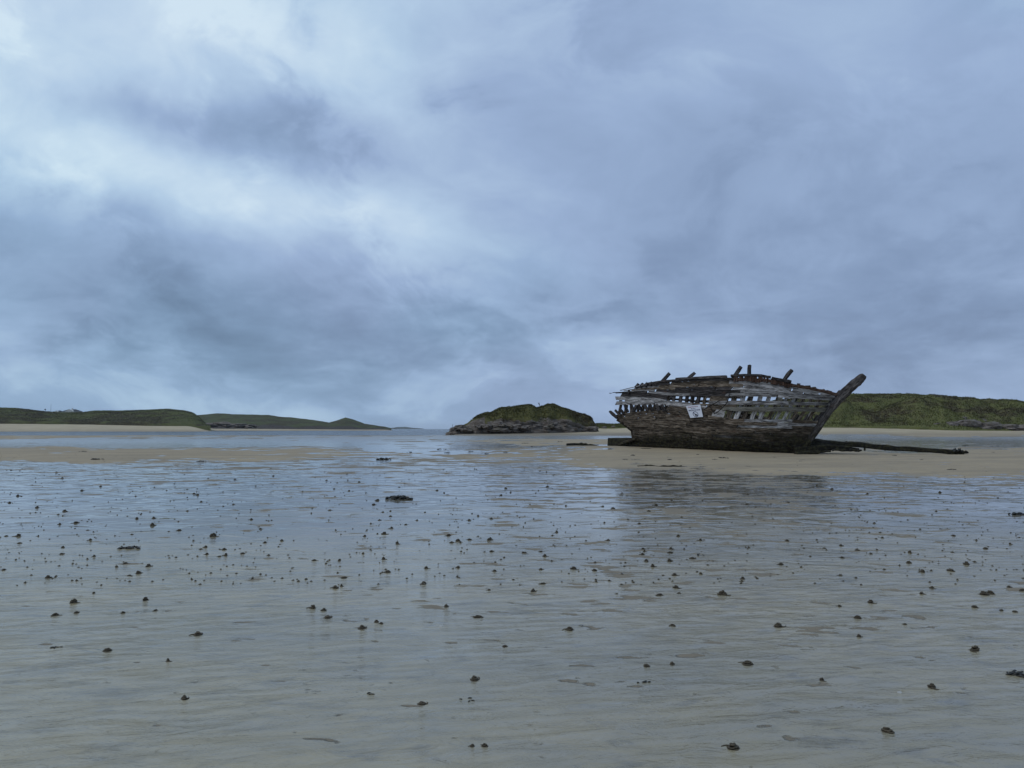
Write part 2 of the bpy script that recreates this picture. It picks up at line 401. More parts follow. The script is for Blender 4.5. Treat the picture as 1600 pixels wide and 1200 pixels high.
# ------------------------------------------------------------------ ground
PXC = [-1200, 0, 290, 340, 600, 630, 695, 725, 935, 1000, 1280, 1600, 2600]
ZT = {
 -1200: [(60, 0), (170, 0), (200, -.35), (425, -.3), (445, 0), (520, 5.2), (900, 8), (9000, 8)],
 0: [(60, 0), (170, 0), (200, -.35), (425, -.3), (445, 0), (520, 5.2), (900, 8), (9000, 8)],
 290: [(60, 0), (175, 0), (205, -.35), (425, -.3), (450, 0), (520, 3.6), (900, 6), (9000, 6)],
 340: [(60, 0), (175, 0), (205, -.35), (560, -.3), (600, .1), (700, 1.2), (1000, 2), (9000, 2)],
 600: [(60, 0), (175, 0), (205, -.4), (640, -.4), (690, .1), (740, .6), (1000, 1), (9000, 0)],
 630: [(60, 0), (175, 0), (205, -.5), (640, -1), (690, -1), (740, -1), (1000, -2), (9000, -8)],
 695: [(60, 0), (150, .05), (175, .1), (210, -.5), (640, -1), (700, -1), (1000, -2), (9000, -8)],
 725: [(60, 0), (125, 0), (150, .30), (175, .45), (215, .1), (240, -.5), (1000, -2), (9000, -8)],
 935: [(60, 0), (125, 0), (150, .40), (170, .9), (200, 1.7), (260, 2.8), (1000, 3), (9000, 3)],
 1000: [(60, 0), (125, 0), (150, .45), (170, 1.0), (200, 2.0), (260, 3.2), (1000, 3), (9000, 3)],
 1280: [(60, 0), (75, -.01), (140, -.01), (152, .08), (185, 1.5), (205, 2.0), (260, 3.0), (9000, 3)],
 1600: [(60, 0), (75, -.01), (140, -.01), (152, .05), (185, .75), (205, 1.2), (260, 2.5), (9000, 3)],
 2600: [(60, 0), (75, -.01), (140, -.01), (152, .05), (185, .75), (205, 1.2), (260, 2.5), (9000, 3)]}
YS = np.concatenate([[-500, 1], np.geomspace(50, 9000, 260)])
ZTAB = np.stack([np.interp(YS, [a for a, _ in ZT[p]], [z for _, z in ZT[p]], left=0) for p in PXC])
def bilin(tab, ax, ay, x, y):
    """tab[len(ax), len(ay)]"""
    i = np.clip(np.searchsorted(ax, x) - 1, 0, len(ax) - 2); j = np.clip(np.searchsorted(ay, y) - 1, 0, len(ay) - 2)
    fx = np.clip((x - ax[i]) / (ax[i + 1] - ax[i]), 0, 1); fy = np.clip((y - ay[j]) / (ay[j + 1] - ay[j]), 0, 1)
    fx = fx * fx * (3 - 2 * fx)
    return (tab[i, j] * (1 - fy) + tab[i, j + 1] * fy) * (1 - fx) + (tab[i + 1, j] * (1 - fy) + tab[i + 1, j + 1] * fy) * fx
def base_z(x, y):
    x = np.asarray(x, float); y = np.asarray(y, float)
    px = 800 + FPX * x / np.maximum(y, 1.0)
    z = bilin(ZTAB, np.array(PXC, float), YS, np.clip(px, -1200, 2600), y)
    sx_ = ((x - K1.x) * T.x + (y - K1.y) * T.y); sy_ = ((x - K1.x) * NH.x + (y - K1.y) * NH.y)
    bank = .04 * sm(4, -2, sx_) + .30 * np.clip(-sx_ / 12.0, 0, 1.15)
    fall = sm(13, 1.5, sy_) * sm(-16, -4, sy_) * sm(-26, -13, sx_) * sm(9, 2, sx_)
    return z + bank * fall
FPX_C = np.array([-600, 0, 300, 450, 650, 850, 950, 1250, 1600, 2200], float)
FT = [
 (1400, [2.6] * 8), (1200, [2.6] * 8), (1000, [2.2, 2.2, 1.9, 1.8, 1.7, 1.7, 1.7, 1.9]),
 (900, [2, 2, 1.7, 1.5, 1.25, 1.15, 1.4, 1.8]), (850, [2.1, 1.9, 1.7, 1.4, 1.0, .9, 1.2, 1.6]),
 (800, [2, 1.6, 1.4, 1.3, 1.1, .85, .8, 1.4]), (770, [1.7, 1.3, 1.2, 1.2, 1.0, .65, .5, .8]),
 (750, [1.5, 1.1, 1.0, 1.0, .9, .6, .4, .3]), (742, [1.5, 1.0, .9, .7, .8, .4, -.4, -.7]),
 (735, [1.5, .9, .6, .5, .6, -.1, -2, -2]), (728, [1.4, .9, .4, .3, .4, -1, -2, -2]),
 (723, [.5, .6, .5, .2, 0, -1.5, -2, -2]), (718, [-1.6, -1.3, .3, .2, -.3, -2, -2, -1.7]),
 (712, [-2, -2, -1, -.3, -.5, -2, -2, -2]), (706, [-2, -2, -.8, .9, .9, -1.5, -2, -1.8]),
 (701, [-1.5, -1.5, .5, 1.3, 1.3, -.4, -1.2, -1]), (698, [1.0, 1, 1.6, 1.4, 1.1, .5, 0, .5]),
 (695, [2, 2, 2, 1, -.5, -1, 1, 1.5]), (690, [2, 2, 2, .8, -1.6, -1.6, 1.2, 2]),
 (687, [1.0, 1.5, 1.8, .5, -1, -1.5, 1.2, 2]), (685, [-.6, .8, 1.5, 1.5, 1.6, 1.6, 1.5, 2]),
 (682, [-1.4, -.6, .6, 1.4, 1.5, 1.5, .6, .0]), (680, [-1.6, -1.4, 0, .5, 0, -.5, -1.5, -2]),
 (678, [-1, -1, -1, -.5, -2, -2, -2, -2]), (674, [-2] * 8), (600, [-2] * 8)]
FT = [(r_, [v[0]] + v + [v[-1]]) for r_, v in FT][::-1]
FROW = np.array([r_ for r_, _ in FT], float); FTAB = np.array([v for _, v in FT], float).T
def film(x, y):
    yy = np.maximum(y, 2.0)
    px = 800 + FPX * x / yy
    s = (-CAM_H) / yy; py = 600 - FPX * (s * CP - SP) / (CP + s * SP)
    wob = fbm(px / 260, py / 30, 91, 3) * np.clip((py - 672) * .35, 0, 14)
    f = bilin(FTAB, FPX_C, FROW, np.clip(px, -600, 2200), np.clip(py + wob, 601, 1399))
    pud = np.exp(-((px - 1415) / 75)**2 - ((py - 706) / 2.6)**2) * 3.2
    return f + pud
def relief(x, y):
    yy = np.clip(y, 3.0, 400)
    tgt = np.log2(yy * .034)
    r = 0; wsum = 0
    for k in range(-4, 6):
        lam = 2.0**k
        wgt = np.exp(-((k - tgt) / 1.9)**2)
        r = r + wgt * vnoise(x / (lam * 1.5) + .2 * y / lam, y / (lam * .70), 300 + k); wsum = wsum + wgt**2
    return r / np.sqrt(wsum) * 2.6
def ground_full(x, y):
    zb = base_z(x, y); F_ = film(x, y); R_ = relief(x, y)
    amp = .0075 * np.clip(y / 12, .55, 2.6)
    s = (R_ - F_)
    z = zb + amp * np.maximum(s, 0) * np.clip(1.2 - s * .15, .4, 1.2)
    wet = 1 - sm(-.7, .6, s)
    dryv = sm(.35, 1.1, zb + fbm(x / 9, y / 25, 5, 3) * .25) * sm(80, 130, y)
    wet = wet * (1 - sm(.15, .3, zb) * sm(80, 100, y))
    sat = sm(-.6, .5, F_)
    return z, wet, dryv, sat
rows_y = np.concatenate([[-60, -25, -10, -4, -1, 1.0, 2.0, 2.6], (CAM_H * FPX) / (np.linspace(1215, 676, 760) - 670)])
rows_y = np.concatenate([rows_y, np.geomspace(rows_y[-1] * 1.03, 9000, 70)])
colsa = np.concatenate([[-6, -4, -2.6, -1.8, -1.3, -1.0], np.linspace(-.80, .80, 640), [1.0, 1.3, 1.8, 2.6, 4, 6]])
RY, CA = np.meshgrid(rows_y, colsa, indexing='ij')
GX = np.clip(CA * np.sqrt(RY * RY + 4.0), -9300, 9300); GY = RY
GZ, WET, DRY, SAT = ground_full(GX, GY)
ground = tag(grid_obj('sand_flats', GX, GY, GZ, MAT['sand'], dict(wet=WET, dry=DRY, sat=SAT)), kind='structure')
wx, wy = np.meshgrid(np.array([-9000, -900, -200, 0, 200, 900, 9000.]), np.array([150., 220, 400, 900, 2500, 9000]), indexing='xy')
water = tag(grid_obj('sea_water', wx, wy, wx * 0 - .05, MAT['water']), kind='structure')
def gz(x, y):
    return float(ground_full(np.array([float(x)]), np.array([float(y)]))[0][0])
def on_ground(px, py):
    r = ray(px, py); z = 0.0
    for _ in range(4):
        k = (z - CAM_H) / r.z; z = float(base_z(np.array([r.x * k]), np.array([r.y * k]))[0])
    p = CAMV + r * ((z - CAM_H) / r.z)
    return Vector((p.x, p.y, gz(p.x, p.y)))

# ------------------------------------------------------------------ hills, dunes
def hill(name, sil, y0, y1, base_row, mat, seed, lump=1.0, nx=220, ny=70, back=1.5, attrs=None, hum=()):
    """grassy rise: sil = [(px, crest row)], foot at y0, crest at y1"""
    pxs = np.linspace(sil[0][0], sil[-1][0], nx)
    cr = np.interp(pxs, [a for a, _ in sil], [b for _, b in sil])
    zc = CAM_H + (670 - cr) / FPX * y1
    tt = np.concatenate([np.linspace(0, 1, ny), np.linspace(1.06, back, 14)])
    Tm, Pm = np.meshgrid(tt, pxs, indexing='ij')
    wig = fbm(Pm / 60, Pm * 0 + .5, seed + 3, 3) * .10
    Yv = y0 + (y1 - y0) * (Tm + wig * (1 - np.clip(Tm, 0, 1)))
    Xv = (Pm - 800) / FPX * Yv
    zb = np.interp(pxs, [a for a, _ in base_row], [b for _, b in base_row])[None, :] * np.ones_like(Tm)
    prof = np.where(Tm <= 1, 1 - (1 - np.clip(Tm, 0, 1))**1.55, 1 - (np.clip(Tm - 1, 0, 9) / (back - 1))**1.5 * .6)
    H = (zc[None, :] - zb)
    sc_ = y1 / 250.0
    lm = fbm(Xv / (14 * sc_), Yv / (16 * sc_), seed, 5, .55)
    rid = 1 - np.abs(fbm(Xv / (22 * sc_), Yv / (18 * sc_), seed + 50, 3)) * 2
    Zv = zb + H * prof + (lm * 2.2 + rid * .8 - .5) * lump * sc_ * np.clip(Tm * 6, 0, 1) * (.25 + .75 * np.clip(1.25 - Tm, 0, 1)) * np.clip(H / 4, .1, 1)
    for hp, ht, hw, hd, ha in hum: Zv = Zv + ha * np.exp(-((Pm - hp) / hw)**2 - ((Tm - ht) / hd)**2) * np.clip(Tm * 8, 0, 1)
    Zv = np.where(Tm <= .001, zb - 4.0, Zv)
    o = grid_obj(name, Xv, Yv, Zv, mat, attrs)
    return o, Xv, Yv, Zv
def tufts(name, Xv, Yv, Zv, n, h, mat, seed, parent=None, tmin=0.02, keep=None):
    """marram grass scattered over a hill: thin blades, one mass"""
    r = np.random.default_rng(seed); nr, nc = Xv.shape
    i = r.uniform(tmin * nr, nr * .86, n); j = r.uniform(1, nc - 2, n)
    a = i.astype(int); b = j.astype(int); a = np.clip(a, 0, nr - 2); fi = i - a; fj = j - b
    def lerp(A): return (A[a, b] * (1 - fi) + A[a + 1, b] * fi) * (1 - fj) + (A[a, b + 1] * (1 - fi) + A[a + 1, b + 1] * fi) * fj
    P_ = np.stack([lerp(Xv), lerp(Yv), lerp(Zv)], -1)
    if keep is not None:
        k = keep(P_, i / nr); P_ = P_[k]; n = len(P_)
    m = fbm(P_[:, 0] / (h * 9), P_[:, 1] / (h * 9), seed, 3)
    V = []; F = []; c = 0; nb = 5
    hh = h * (0.55 + .6 * r.random(n) + .6 * m)
    hh = np.clip(hh, h * .15, h * 1.7)
    for q in range(nb):
        ang = r.uniform(0, 6.283, n); lean = r.uniform(.15, .75, n); wd = hh * r.uniform(.10, .22, n)
        ca, sa = np.cos(ang), np.sin(ang)
        bx = P_ + np.stack([ca * hh * .15, sa * hh * .15, -hh * .12], -1)
        pr = np.stack([-sa * wd, ca * wd, 0 * wd], -1)
        tip = P_ + np.stack([ca * lean * hh, sa * lean * hh, hh], -1)
        V += [bx - pr, bx + pr, tip]
    V = np.stack(V, 1).reshape(-1, 3); F = np.arange(len(V)).reshape(-1, 3)
    me = bpy.data.meshes.new(name)
    me.vertices.add(len(V)); me.vertices.foreach_set('co', V.astype(np.float32).ravel())
    me.loops.add(F.size); me.loops.foreach_set('vertex_index', F.astype(np.int32).ravel())
    me.polygons.add(len(F)); me.polygons.foreach_set('loop_start', np.arange(0, F.size, 3, dtype=np.int32))
    me.update(calc_edges=True); me.materials.append(mat)
    o = bpy.data.objects.new(name, me); C.objects.link(o)
    if parent: o.parent = parent
    return o
rd, RX, RYv, RZ = hill('grassy_dunes', [(915, 666), (935, 663), (960, 663.5), (990, 660), (1040, 652), (1100, 640), (1180, 630), (1260, 622), (1300, 619), (1340, 617), (1370, 616), (1420, 618.5), (1480, 622), (1540, 626), (1600, 630), (1750, 634), (2100, 630)],
     193, 262, [(915, 1.6), (1000, 1.9), (1280, 1.7), (1440, 1.6), (1500, .9), (1600, .7), (2100, .7)], MAT['grass'], 11, lump=1.5, nx=420, ny=90, hum=[(1425, .28, 40, .10, 4.6), (1400, .45, 60, .12, -3.2), (1320, .22, 30, .10, 3.2), (1345, .5, 45, .12, -1.8), (1520, .38, 55, .12, 3.8), (1500, .58, 80, .10, -3), (1590, .30, 35, .12, 2.4), (1470, .18, 25, .08, 1.5), (1570, .62, 60, .10, -2.0), (1290, .42, 25, .10, 1.8), (1380, .70, 50, .08, 1.2), (1460, .78, 60, .08, 1.0)])
tag(rd, kind='structure')
tag(tufts('marram_grass', RX, RYv, RZ, 90000, .34, MAT['grass'], 3), 'rough green marram grass covering the dunes behind the wreck', 'grass', kind='stuff')
ld, LX, LY, LZ = hill('grassy_headland', [(-300, 634), (-120, 633), (0, 637), (40, 639.5), (70, 643.5), (95, 645.5), (130, 645), (150, 642.5), (190, 641), (225, 639.5), (262, 638.5), (290, 641.5), (302, 644.5), (310, 650), (316, 656), (322, 661.5), (330, 666)],
     520, 600, [(-300, 6.5), (200, 6.0), (290, 4.6), (310, 4.2), (330, 3.4)], MAT['grassl'], 23, lump=.45, nx=260, ny=60)
tag(ld, kind='structure')
tag(tufts('headland_grass', LX, LY, LZ, 26000, .42, MAT['grassl'], 4), 'dark dune grass on the low headland at the left', 'grass', kind='stuff')
md, MX, MY, MZ = hill('far_headland', [(270, 655), (310, 648.5), (350, 646), (385, 648), (420, 648), (436, 651.5), (480, 655), (515, 660), (528, 656.5), (540, 652), (552, 655), (570, 662), (585, 664), (600, 666.5), (612, 669.2)],
     800, 900, [(270, 1.6), (500, 1.4), (612, .2)], MAT['grassr'], 37, lump=.55, nx=320, ny=60)
rka = (1 - sm(.05, .30, np.linspace(0, 1, 60)))[:, None] + fbm(MX[:60] / 30, MY[:60] / 30, 8, 3) * .35
rka = np.concatenate([rka, np.zeros((14, 320))]); md.data.attributes.new('rock', 'FLOAT', 'POINT').data.foreach_set('value', rka.astype(np.float32).ravel())
tag(md, kind='structure')
fi_, _, _, _ = hill('far_island', [(598, 669.6), (612, 668.6), (622, 667.2), (634, 667), (644, 668.4), (662, 669.7)], 5600, 5800, [(598, -2), (662, -2)], MAT['island'], 41, lump=.05, nx=60, ny=16)
tag(fi_, kind='structure')

# ------------------------------------------------------------------ rocks
def rock_mesh(name, seed, strata=.25):
    import bmesh
    bm = bmesh.new(); bmesh.ops.create_icosphere(bm, subdivisions=3, radius=1.0)
    co = np.array([v.co[:] for v in bm.verts])
    n1 = fbm(co[:, 0] * 1.3 + seed, co[:, 1] * 1.3 + co[:, 2] * .9, seed, 4)
    n2 = vnoise(co[:, 0] * .7 + co[:, 1] * .9, co[:, 2] * 4.5 + co[:, 0] * .8, seed + 9)
    k = 1 + n1 * .42 + np.round(n2 * 3) / 3 * strata
    co = co * k[:, None]
    co[:, 2] = np.where(co[:, 2] > .62, .62 + (co[:, 2] - .62) * .35, co[:, 2])
    co[:, 2] = np.maximum(co[:, 2], -.5)
    for v, c in zip(bm.verts, co): v.co = c
    me = bpy.data.meshes.new(name); bm.to_mesh(me); bm.free(); me.materials.append(MAT['rock']); return me
ROCKS = [rock_mesh('rock', 60 + k) for k in range(6)]
def rock(px, row, y, wpx, hpx, depth, k, parent=None, name='rock', rz=None):
    p = at(px, row, y); o = bpy.data.objects.new(name, ROCKS[k % 6]); C.objects.link(o)
    sx_ = wpx / FPX * y / 2.2; sz_ = hpx / FPX * y / 1.15
    o.location = (p.x, p.y, p.z + sz_ * .35); o.scale = (sx_, depth, sz_); o.rotation_euler = (0, 0, rnd.uniform(-.4, .4) if rz is None else rz)
    if parent: o.parent = parent
    return o

# the rocky islet
def islet():
    sil = [(697, 679), (705, 674), (714, 669), (726, 664), (735, 658), (744, 650), (755, 647), (768, 645.5), (778, 639), (786, 636.5), (800, 637.5), (812, 634.5), (826, 632.5), (834, 635.5), (838, 638), (848, 635), (858, 632.5), (866, 632), (874, 636), (886, 640), (900, 645), (912, 649), (922, 654), (928, 660), (931, 668), (934, 676)]
    pxs = np.linspace(698, 933, 200); cr = np.interp(pxs, [a for a, _ in sil], [b for _, b in sil])
    yc = 172.0; zc = CAM_H + (670 - cr) / FPX * yc
    tt = np.linspace(-1, 1.3, 90)
    Tm, Pm = np.meshgrid(tt, pxs, indexing='ij')
    half = 10.0 * np.clip(1 - ((pxs - 815) / 122)**2, .02, 1)**.5
    Yv = yc + Tm * half[None, :] + fbm(Pm / 30, Tm * .2, 5, 3) * 1.6 * (Tm < -.3)
    Xv = (Pm - 800) / FPX * yc + fbm(Pm / 25, Tm * 2, 8, 3) * .5
    zb = .2
    a = np.clip(np.abs(Tm), 0, 1)
    prof = np.where(Tm < 0, (1 - a**2.6)**.62, np.clip(1 - a**2.2, 0, 1))
    H = (zc - zb)[None, :] * prof
    lm = fbm(Xv / 3.5, Yv / 3.5, 19, 5, .55)
    led = vnoise(Xv / 5.0 + 3, (H * 1.0 + Xv * .10) / 1.0, 77) + .6 * vnoise(Xv / 2.0, (H + Xv * .1) / .5, 78)
    frac = prof
    top_rel = np.clip((frac - .42) / .2, 0, 1)
    Yv = Yv - (led * 1.1) * (1 - top_rel) * (Tm < .2)
    Zv = zb + H + lm * .9 * np.clip(frac * 3, 0, 1) * np.where(np.abs(Tm) < .15, .35, 1)
    rk = 1 - sm(.44, .62, frac + fbm(Pm / 22, Tm * 3, 31, 3) * .22 - .10 * (Pm < 760) * 2)
    Zv = np.where(np.abs(Tm) > .985, -.4, Zv)
    root = grid_obj('rocky_islet', Xv, Yv, Zv, MAT['islet'], dict(rock=rk))
    tag(root, kind='structure')
    for k in range(46):
        px = rnd.uniform(702, 930); d = max(0.02, 1 - ((px - 815) / 122)**2)
        y = yc - 10 * d**.5 + rnd.uniform(-.4, 2.4)
        row = rnd.uniform(664, 676) if 740 < px < 915 else rnd.uniform(670, 677)
        rock(px, row, y, rnd.uniform(9, 26), rnd.uniform(4, 8), rnd.uniform(.8, 2.0), k, root)
    tg = tufts('islet_grass', Xv, Yv, Zv, 16000, .26, MAT['islet'], 9, None, keep=lambda P_, t_: P_[:, 2] > 3.4 + .5 * np.sin(P_[:, 0] * .7))
    at_ = tg.data.attributes.new('rock', 'FLOAT', 'POINT')
    tag(tg, 'short green turf on top of the rocky islet', 'grass', kind='stuff')
islet()
right_rocks = [(1462, 665, 20, 6), (1484, 664, 26, 7), (1512, 664, 34, 12), (1545, 668, 40, 12), (1572, 669, 34, 9), (1596, 671, 30, 10), (1500, 655, 22, 6), (1530, 658, 22, 5), (1625, 670, 36, 10)]
nm = ['low dark rock at the left end of the outcrop below the right dunes', 'flat dark slab second in the outcrop below the right dunes', 'tall rounded rock in the middle of the outcrop below the right dunes',
      'broad dark slab right of the tall rounded rock below the dunes', 'low slab near the right edge below the dunes', 'dark rock at the right picture edge on the beach', 'small rock showing through grass above the outcrop',
      'small ledge of rock in the grass above the broad slab', 'rock outcrop running out of the right picture edge']
for k, (px, row, wp, hp) in enumerate(right_rocks):
    o = rock(px, row + hp * .5, 196 if row > 660 else 206, wp * 1.25, hp * 1.25, 2.2, k, name='shore_rock'); tag(o, nm[k], 'rock', 'rocks below the right dunes')
left_rocks = [(325, 664, 26, 5), (346, 663, 30, 6), (370, 665, 32, 5), (392, 666, 16, 4)]
nm = ['low dark rock on the beach where the left headland ends', 'largest dark rock off the end of the left headland', 'long low dark rock third in line off the left headland', 'smallest rock at the right end of the rocks off the headland']
for k, (px, row, wp, hp) in enumerate(left_rocks):
    o = rock(px, row + hp * .6, 560, wp * 1.2, hp * 1.3, 5, k + 2, name='shore_rock'); tag(o, nm[k], 'rock', 'rocks off the left headland')
for k, (px, row, wp, hp) in enumerate([(944, 668, 9, 3), (958, 667, 7, 2.6)]):
    o = rock(px, row + 1, 185, wp, hp, .6, k + 1, name='beach_stone'); tag(o, ['dark stone on the beach beside the islet', 'dark stone on the beach just left of the wreck stern'][k], 'stone', 'stones on the beach by the islet')

# ------------------------------------------------------------------ far house and poles
def house(px, row, y, wm, hm, roofh, label, chim):
    p = at(px, row, y); r = empty('house', (p.x, p.y, p.z - 1.0)); tag(r, label, 'house', 'houses on the headland')
    w2 = wm / 2; d = 3.5; hb = hm + 1.0
    V = [(-w2, -d, 0), (w2, -d, 0), (w2, d, 0), (-w2, d, 0), (-w2, -d, hb), (w2, -d, hb), (w2, d, hb), (-w2, d, hb)]
    mesh_obj('wall', V, [(0, 1, 5, 4), (1, 2, 6, 5), (2, 3, 7, 6), (3, 0, 4, 7)], MAT['white'], r)
    e = .3; rl = w2 * .45
    V = [(-w2 - e, -d - e, hb - .1), (w2 + e, -d - e, hb - .1), (w2 + e, d + e, hb - .1), (-w2 - e, d + e, hb - .1), (-rl, 0, hb + roofh), (rl, 0, hb + roofh)]
    ro = mesh_obj('roof', V, [(0, 1, 5, 4), (1, 2, 5), (2, 3, 4, 5), (3, 0, 4), (3, 2, 1, 0)], MAT['slate'], r)
    def bx(n, x0, x1, y0, y1, z0, z1, m, par):
        V = [(x, yy, z) for z in (z0, z1) for x, yy in ((x0, y0), (x1, y0), (x1, y1), (x0, y1))]
        return mesh_obj(n, V, [(0, 3, 2, 1), (4, 5, 6, 7), (0, 1, 5, 4), (1, 2, 6, 5), (2, 3, 7, 6), (3, 0, 4, 7)], m, par)
    if chim: bx('chimney', -.4, .4, -.3, .3, hb + roofh - .4, hb + roofh + .9, MAT['white'], ro)
    # pale gable dormer facing the bay
    g = w2 * .55
    V = [(-g, -d - .5, 0), (g, -d - .5, 0), (g, -d - .5, hb), (0, -d - .5, hb + roofh * .95), (-g, -d - .5, hb), (-g, 0, 0), (g, 0, 0), (g, 0, hb), (0, 0, hb + roofh * .95), (-g, 0, hb)]
    mesh_obj('gable', V, [(0, 1, 2, 3, 4), (1, 6, 7, 2), (5, 0, 4, 9), (2, 7, 8, 3), (4, 3, 8, 9)], MAT['white'], r)
    for sx_ in (-.5, .5):
        bx('window', sx_ * g - .45, sx_ * g + .45, -d - .53, -d - .48, hb - 1.6, hb - .4, MAT['slate'], r)
house(113, 645.0, 612, 12.5, 1.1, 1.7, 'pale house with dark hipped roof behind the left headland', True)
house(92, 645.5, 612, 5.2, .9, 1.2, 'small pale house left of the hipped one on the headland', False)
def pole(px, r0, r1, y, rad, label, head=0):
    a = at(px, r0, y); b = at(px, r1, y); h = b.z - a.z
    V, F, U = tube([(0, 0, -1.0), (0, 0, h * .5), (0, 0, h)], [rad, rad * .9, rad * .75], 8)
    o = empty('pole', a); tag(o, label, 'pole')
    mesh_obj('shaft', V, F, MAT['slate'], o)
    V, F, U = tube([(0, 0, h - .1), (0, 0, h), (0, 0, h + max(head, .2) * .8), (0, 0, h + max(head, .2))], [rad, max(head, rad * 1.4) * .6, max(head, rad * 1.4) * .6, rad * .5], 8)
    mesh_obj('head', V, F, MAT['slate'], o)
pole(70.5, 644, 640.5, 606, .16, 'short post with a thick head on the left headland', .9)
pole(79.3, 644, 632, 606, .10, 'tall thin mast on the left headland beside the short post')
pole(707, 670, 663, 900, .22, 'thin sea marker standing off the left end of the islet')
def bird():
    p = at(842.2, 631.4, 170); o = empty('bird', p); tag(o, 'small dark bird in flight just above the islet', 'bird')
    V, F, U = tube([(0, 0, .34), (.02, 0, .20), (.03, 0, 0), (.10, 0, -.26), (.13, 0, -.42)], [.03, .07, .11, .06, .02], 8)
    mesh_obj('body', V, F, MAT['bird'], o, smooth=True)
    for s in (-1, 1):
        V = [(0, s * .06, .1), (.05, s * .06, -.12), (-.10, s * .45, .05), (-.22, s * .75, .38), (-.16, s * .42, .22)]
        V = V + [(x + .02, y_, z - .01) for x, y_, z in V]
        mesh_obj('wing', V, [(0, 1, 2, 3, 4), (9, 8, 7, 6, 5)] + [(i, (i + 1) % 5, (i + 1) % 5 + 5, i + 5) for i in range(5)], MAT['bird'], o)
bird()
#WRECK#
# ------------------------------------------------------------------ the wreck
wreck = empty('shipwreck', (0, 0, 0))
wo_ = (K0 + K1) / 2; wreck.location = (wo_.x, wo_.y, 0.1)
tag(wreck, 'ruined grey wooden boat hull lying beached on the sand bank', 'shipwreck')
WLOC = Vector(wreck.location)
def wpart(name, V, F, mat, U=None, parent=None, smooth=False):
    o = mesh_obj(name, [Vector(v) - WLOC for v in V], F, MAT[mat], None, smooth, U)
    o.parent = parent or wreck
    return o
# strake edges seen from the beach: rows of (px, row)
def rowdef(st, ys, bo): return [st] + list(zip((1010, 1050, 1100, 1150, 1200, 1250), ys)) + [bo]
R0 = rowdef((1000, 698.5), (699, 701.5, 704.5, 707, 708.5, 710), (1246, 711))[:6] + [(1225, 709.5), (1246, 711)]
RM = rowdef((986, 670), (671, 674, 678, 681, 682, 683), (1263, 684))
R1 = rowdef((958, 649), (641, 641, 648, 655, 655.5, 656.5), (1281, 658))
R2 = rowdef((962, 632.5), (633, 634, 638, 642, 642.5, 642.5), (1290, 643))
R3 = rowdef((962, 627), (628, 630, 633, 636, 636, 636.5), (1294, 637.5))
R4 = rowdef((961, 625), (625, 628, 631, 632, 632.5, 633), (1297, 633))
R5 = rowdef((960, 619.5), (620, 626, 627.5, 626, 626.5, 628), (1299, 629.5))
R6 = rowdef((960, 614.5), (613.5, 618.5, 619, 619, 620, 623), (1302, 625.5))
R12 = rowdef((972, 610), (599.5, 593, 590, 590, 592, 602), (1309, 616))
def rpt(rw, u):
    xs = [a for a, _ in rw]; x = xs[0] + u * (xs[-1] - xs[0]); return x, float(np.interp(x, xs, [b for _, b in rw]))
def rlerp(a, b, f):
    def g(u):
        xa, ya = rpt(a, u); xb, yb = rpt(b, u); return xa + (xb - xa) * f, ya + (yb - ya) * f
    return g
# smoothed edges: list of functions u -> (px,row)
LOW = 12; edges = []
for i in range(LOW + 1):
    f = i / LOW
    edges.append(rlerp(R0, RM, f * 2) if f <= .5 else rlerp(RM, R1, f * 2 - 1))
base_i = LOW                                   # index of R1
for rw in (R2, R3, R4, R5, R6): edges.append(rlerp(rw, rw, 0))
TOPN = 6
for k in range(1, TOPN + 1): edges.append(rlerp(R6, R12, k / TOPN))
NE = len(edges)
BU = [0, .06, .15, .3, .45, .6, .75, .86, .94, 1]
BS = [1.15, 1.5, 1.85, 2.25, 2.42, 2.4, 2.0, 1.35, .72, .16]
BB = [.18, .40, .70, 1.02, 1.18, 1.15, .88, .55, .30, .14]
def halfbeam(u, f):
    """f: 0 at the sand, 1 at the sheer"""
    s = float(np.interp(u, BU, BS)); b0 = float(np.interp(u, BU, BB)); f = min(max(f, -.15), 1)
    g = (max(f, 0)**.62) if f > 0 else f * .9
    return b0 + (s - b0) * g
VF = [i / LOW * .52 for i in range(LOW + 1)] + [.60, .66, .70, .76, .82] + [.82 + .18 * k / TOPN for k in range(1, TOPN + 1)]
def S(u, e, off=0.0, mirror=False):
    """hull surface point at station u and (fractional) strake edge e"""
    ee = min(max(e, 0), NE - 1.0001); i = int(ee); f = ee - i
    xa, ya = edges[i](u); xb, yb = edges[i + 1](u)
    px, py = xa + (xb - xa) * f, ya + (yb - ya) * f
    fv = VF[i] + (VF[i + 1] - VF[i]) * f
    b = halfbeam(u, fv)
    p = on_off(px, py, b)
    if e < 0:                                  # buried below the sand
        p = p + Vector((0, 0, 1)) * (e * .25) - NV * (-e * .18)
    d = (b - off) if mirror else None
    return p - NV * (2 * b - off) if mirror else p + NV * off
def SN(u, e, mirror=False):
    """outward unit normal of the hull skin"""
    h = .01; u_a, u_b = max(0, u - h), min(1, u + h)
    e = min(max(e, .3), NE - 1.3)
    n_ = (S(u_b, e) - S(u_a, e)).cross(S(u, e + .25) - S(u, e - .25)).normalized()
    if n_.dot(NV) < 0: n_ = -n_
    return n_ - NV * (2 * n_.dot(NV)) if mirror else n_
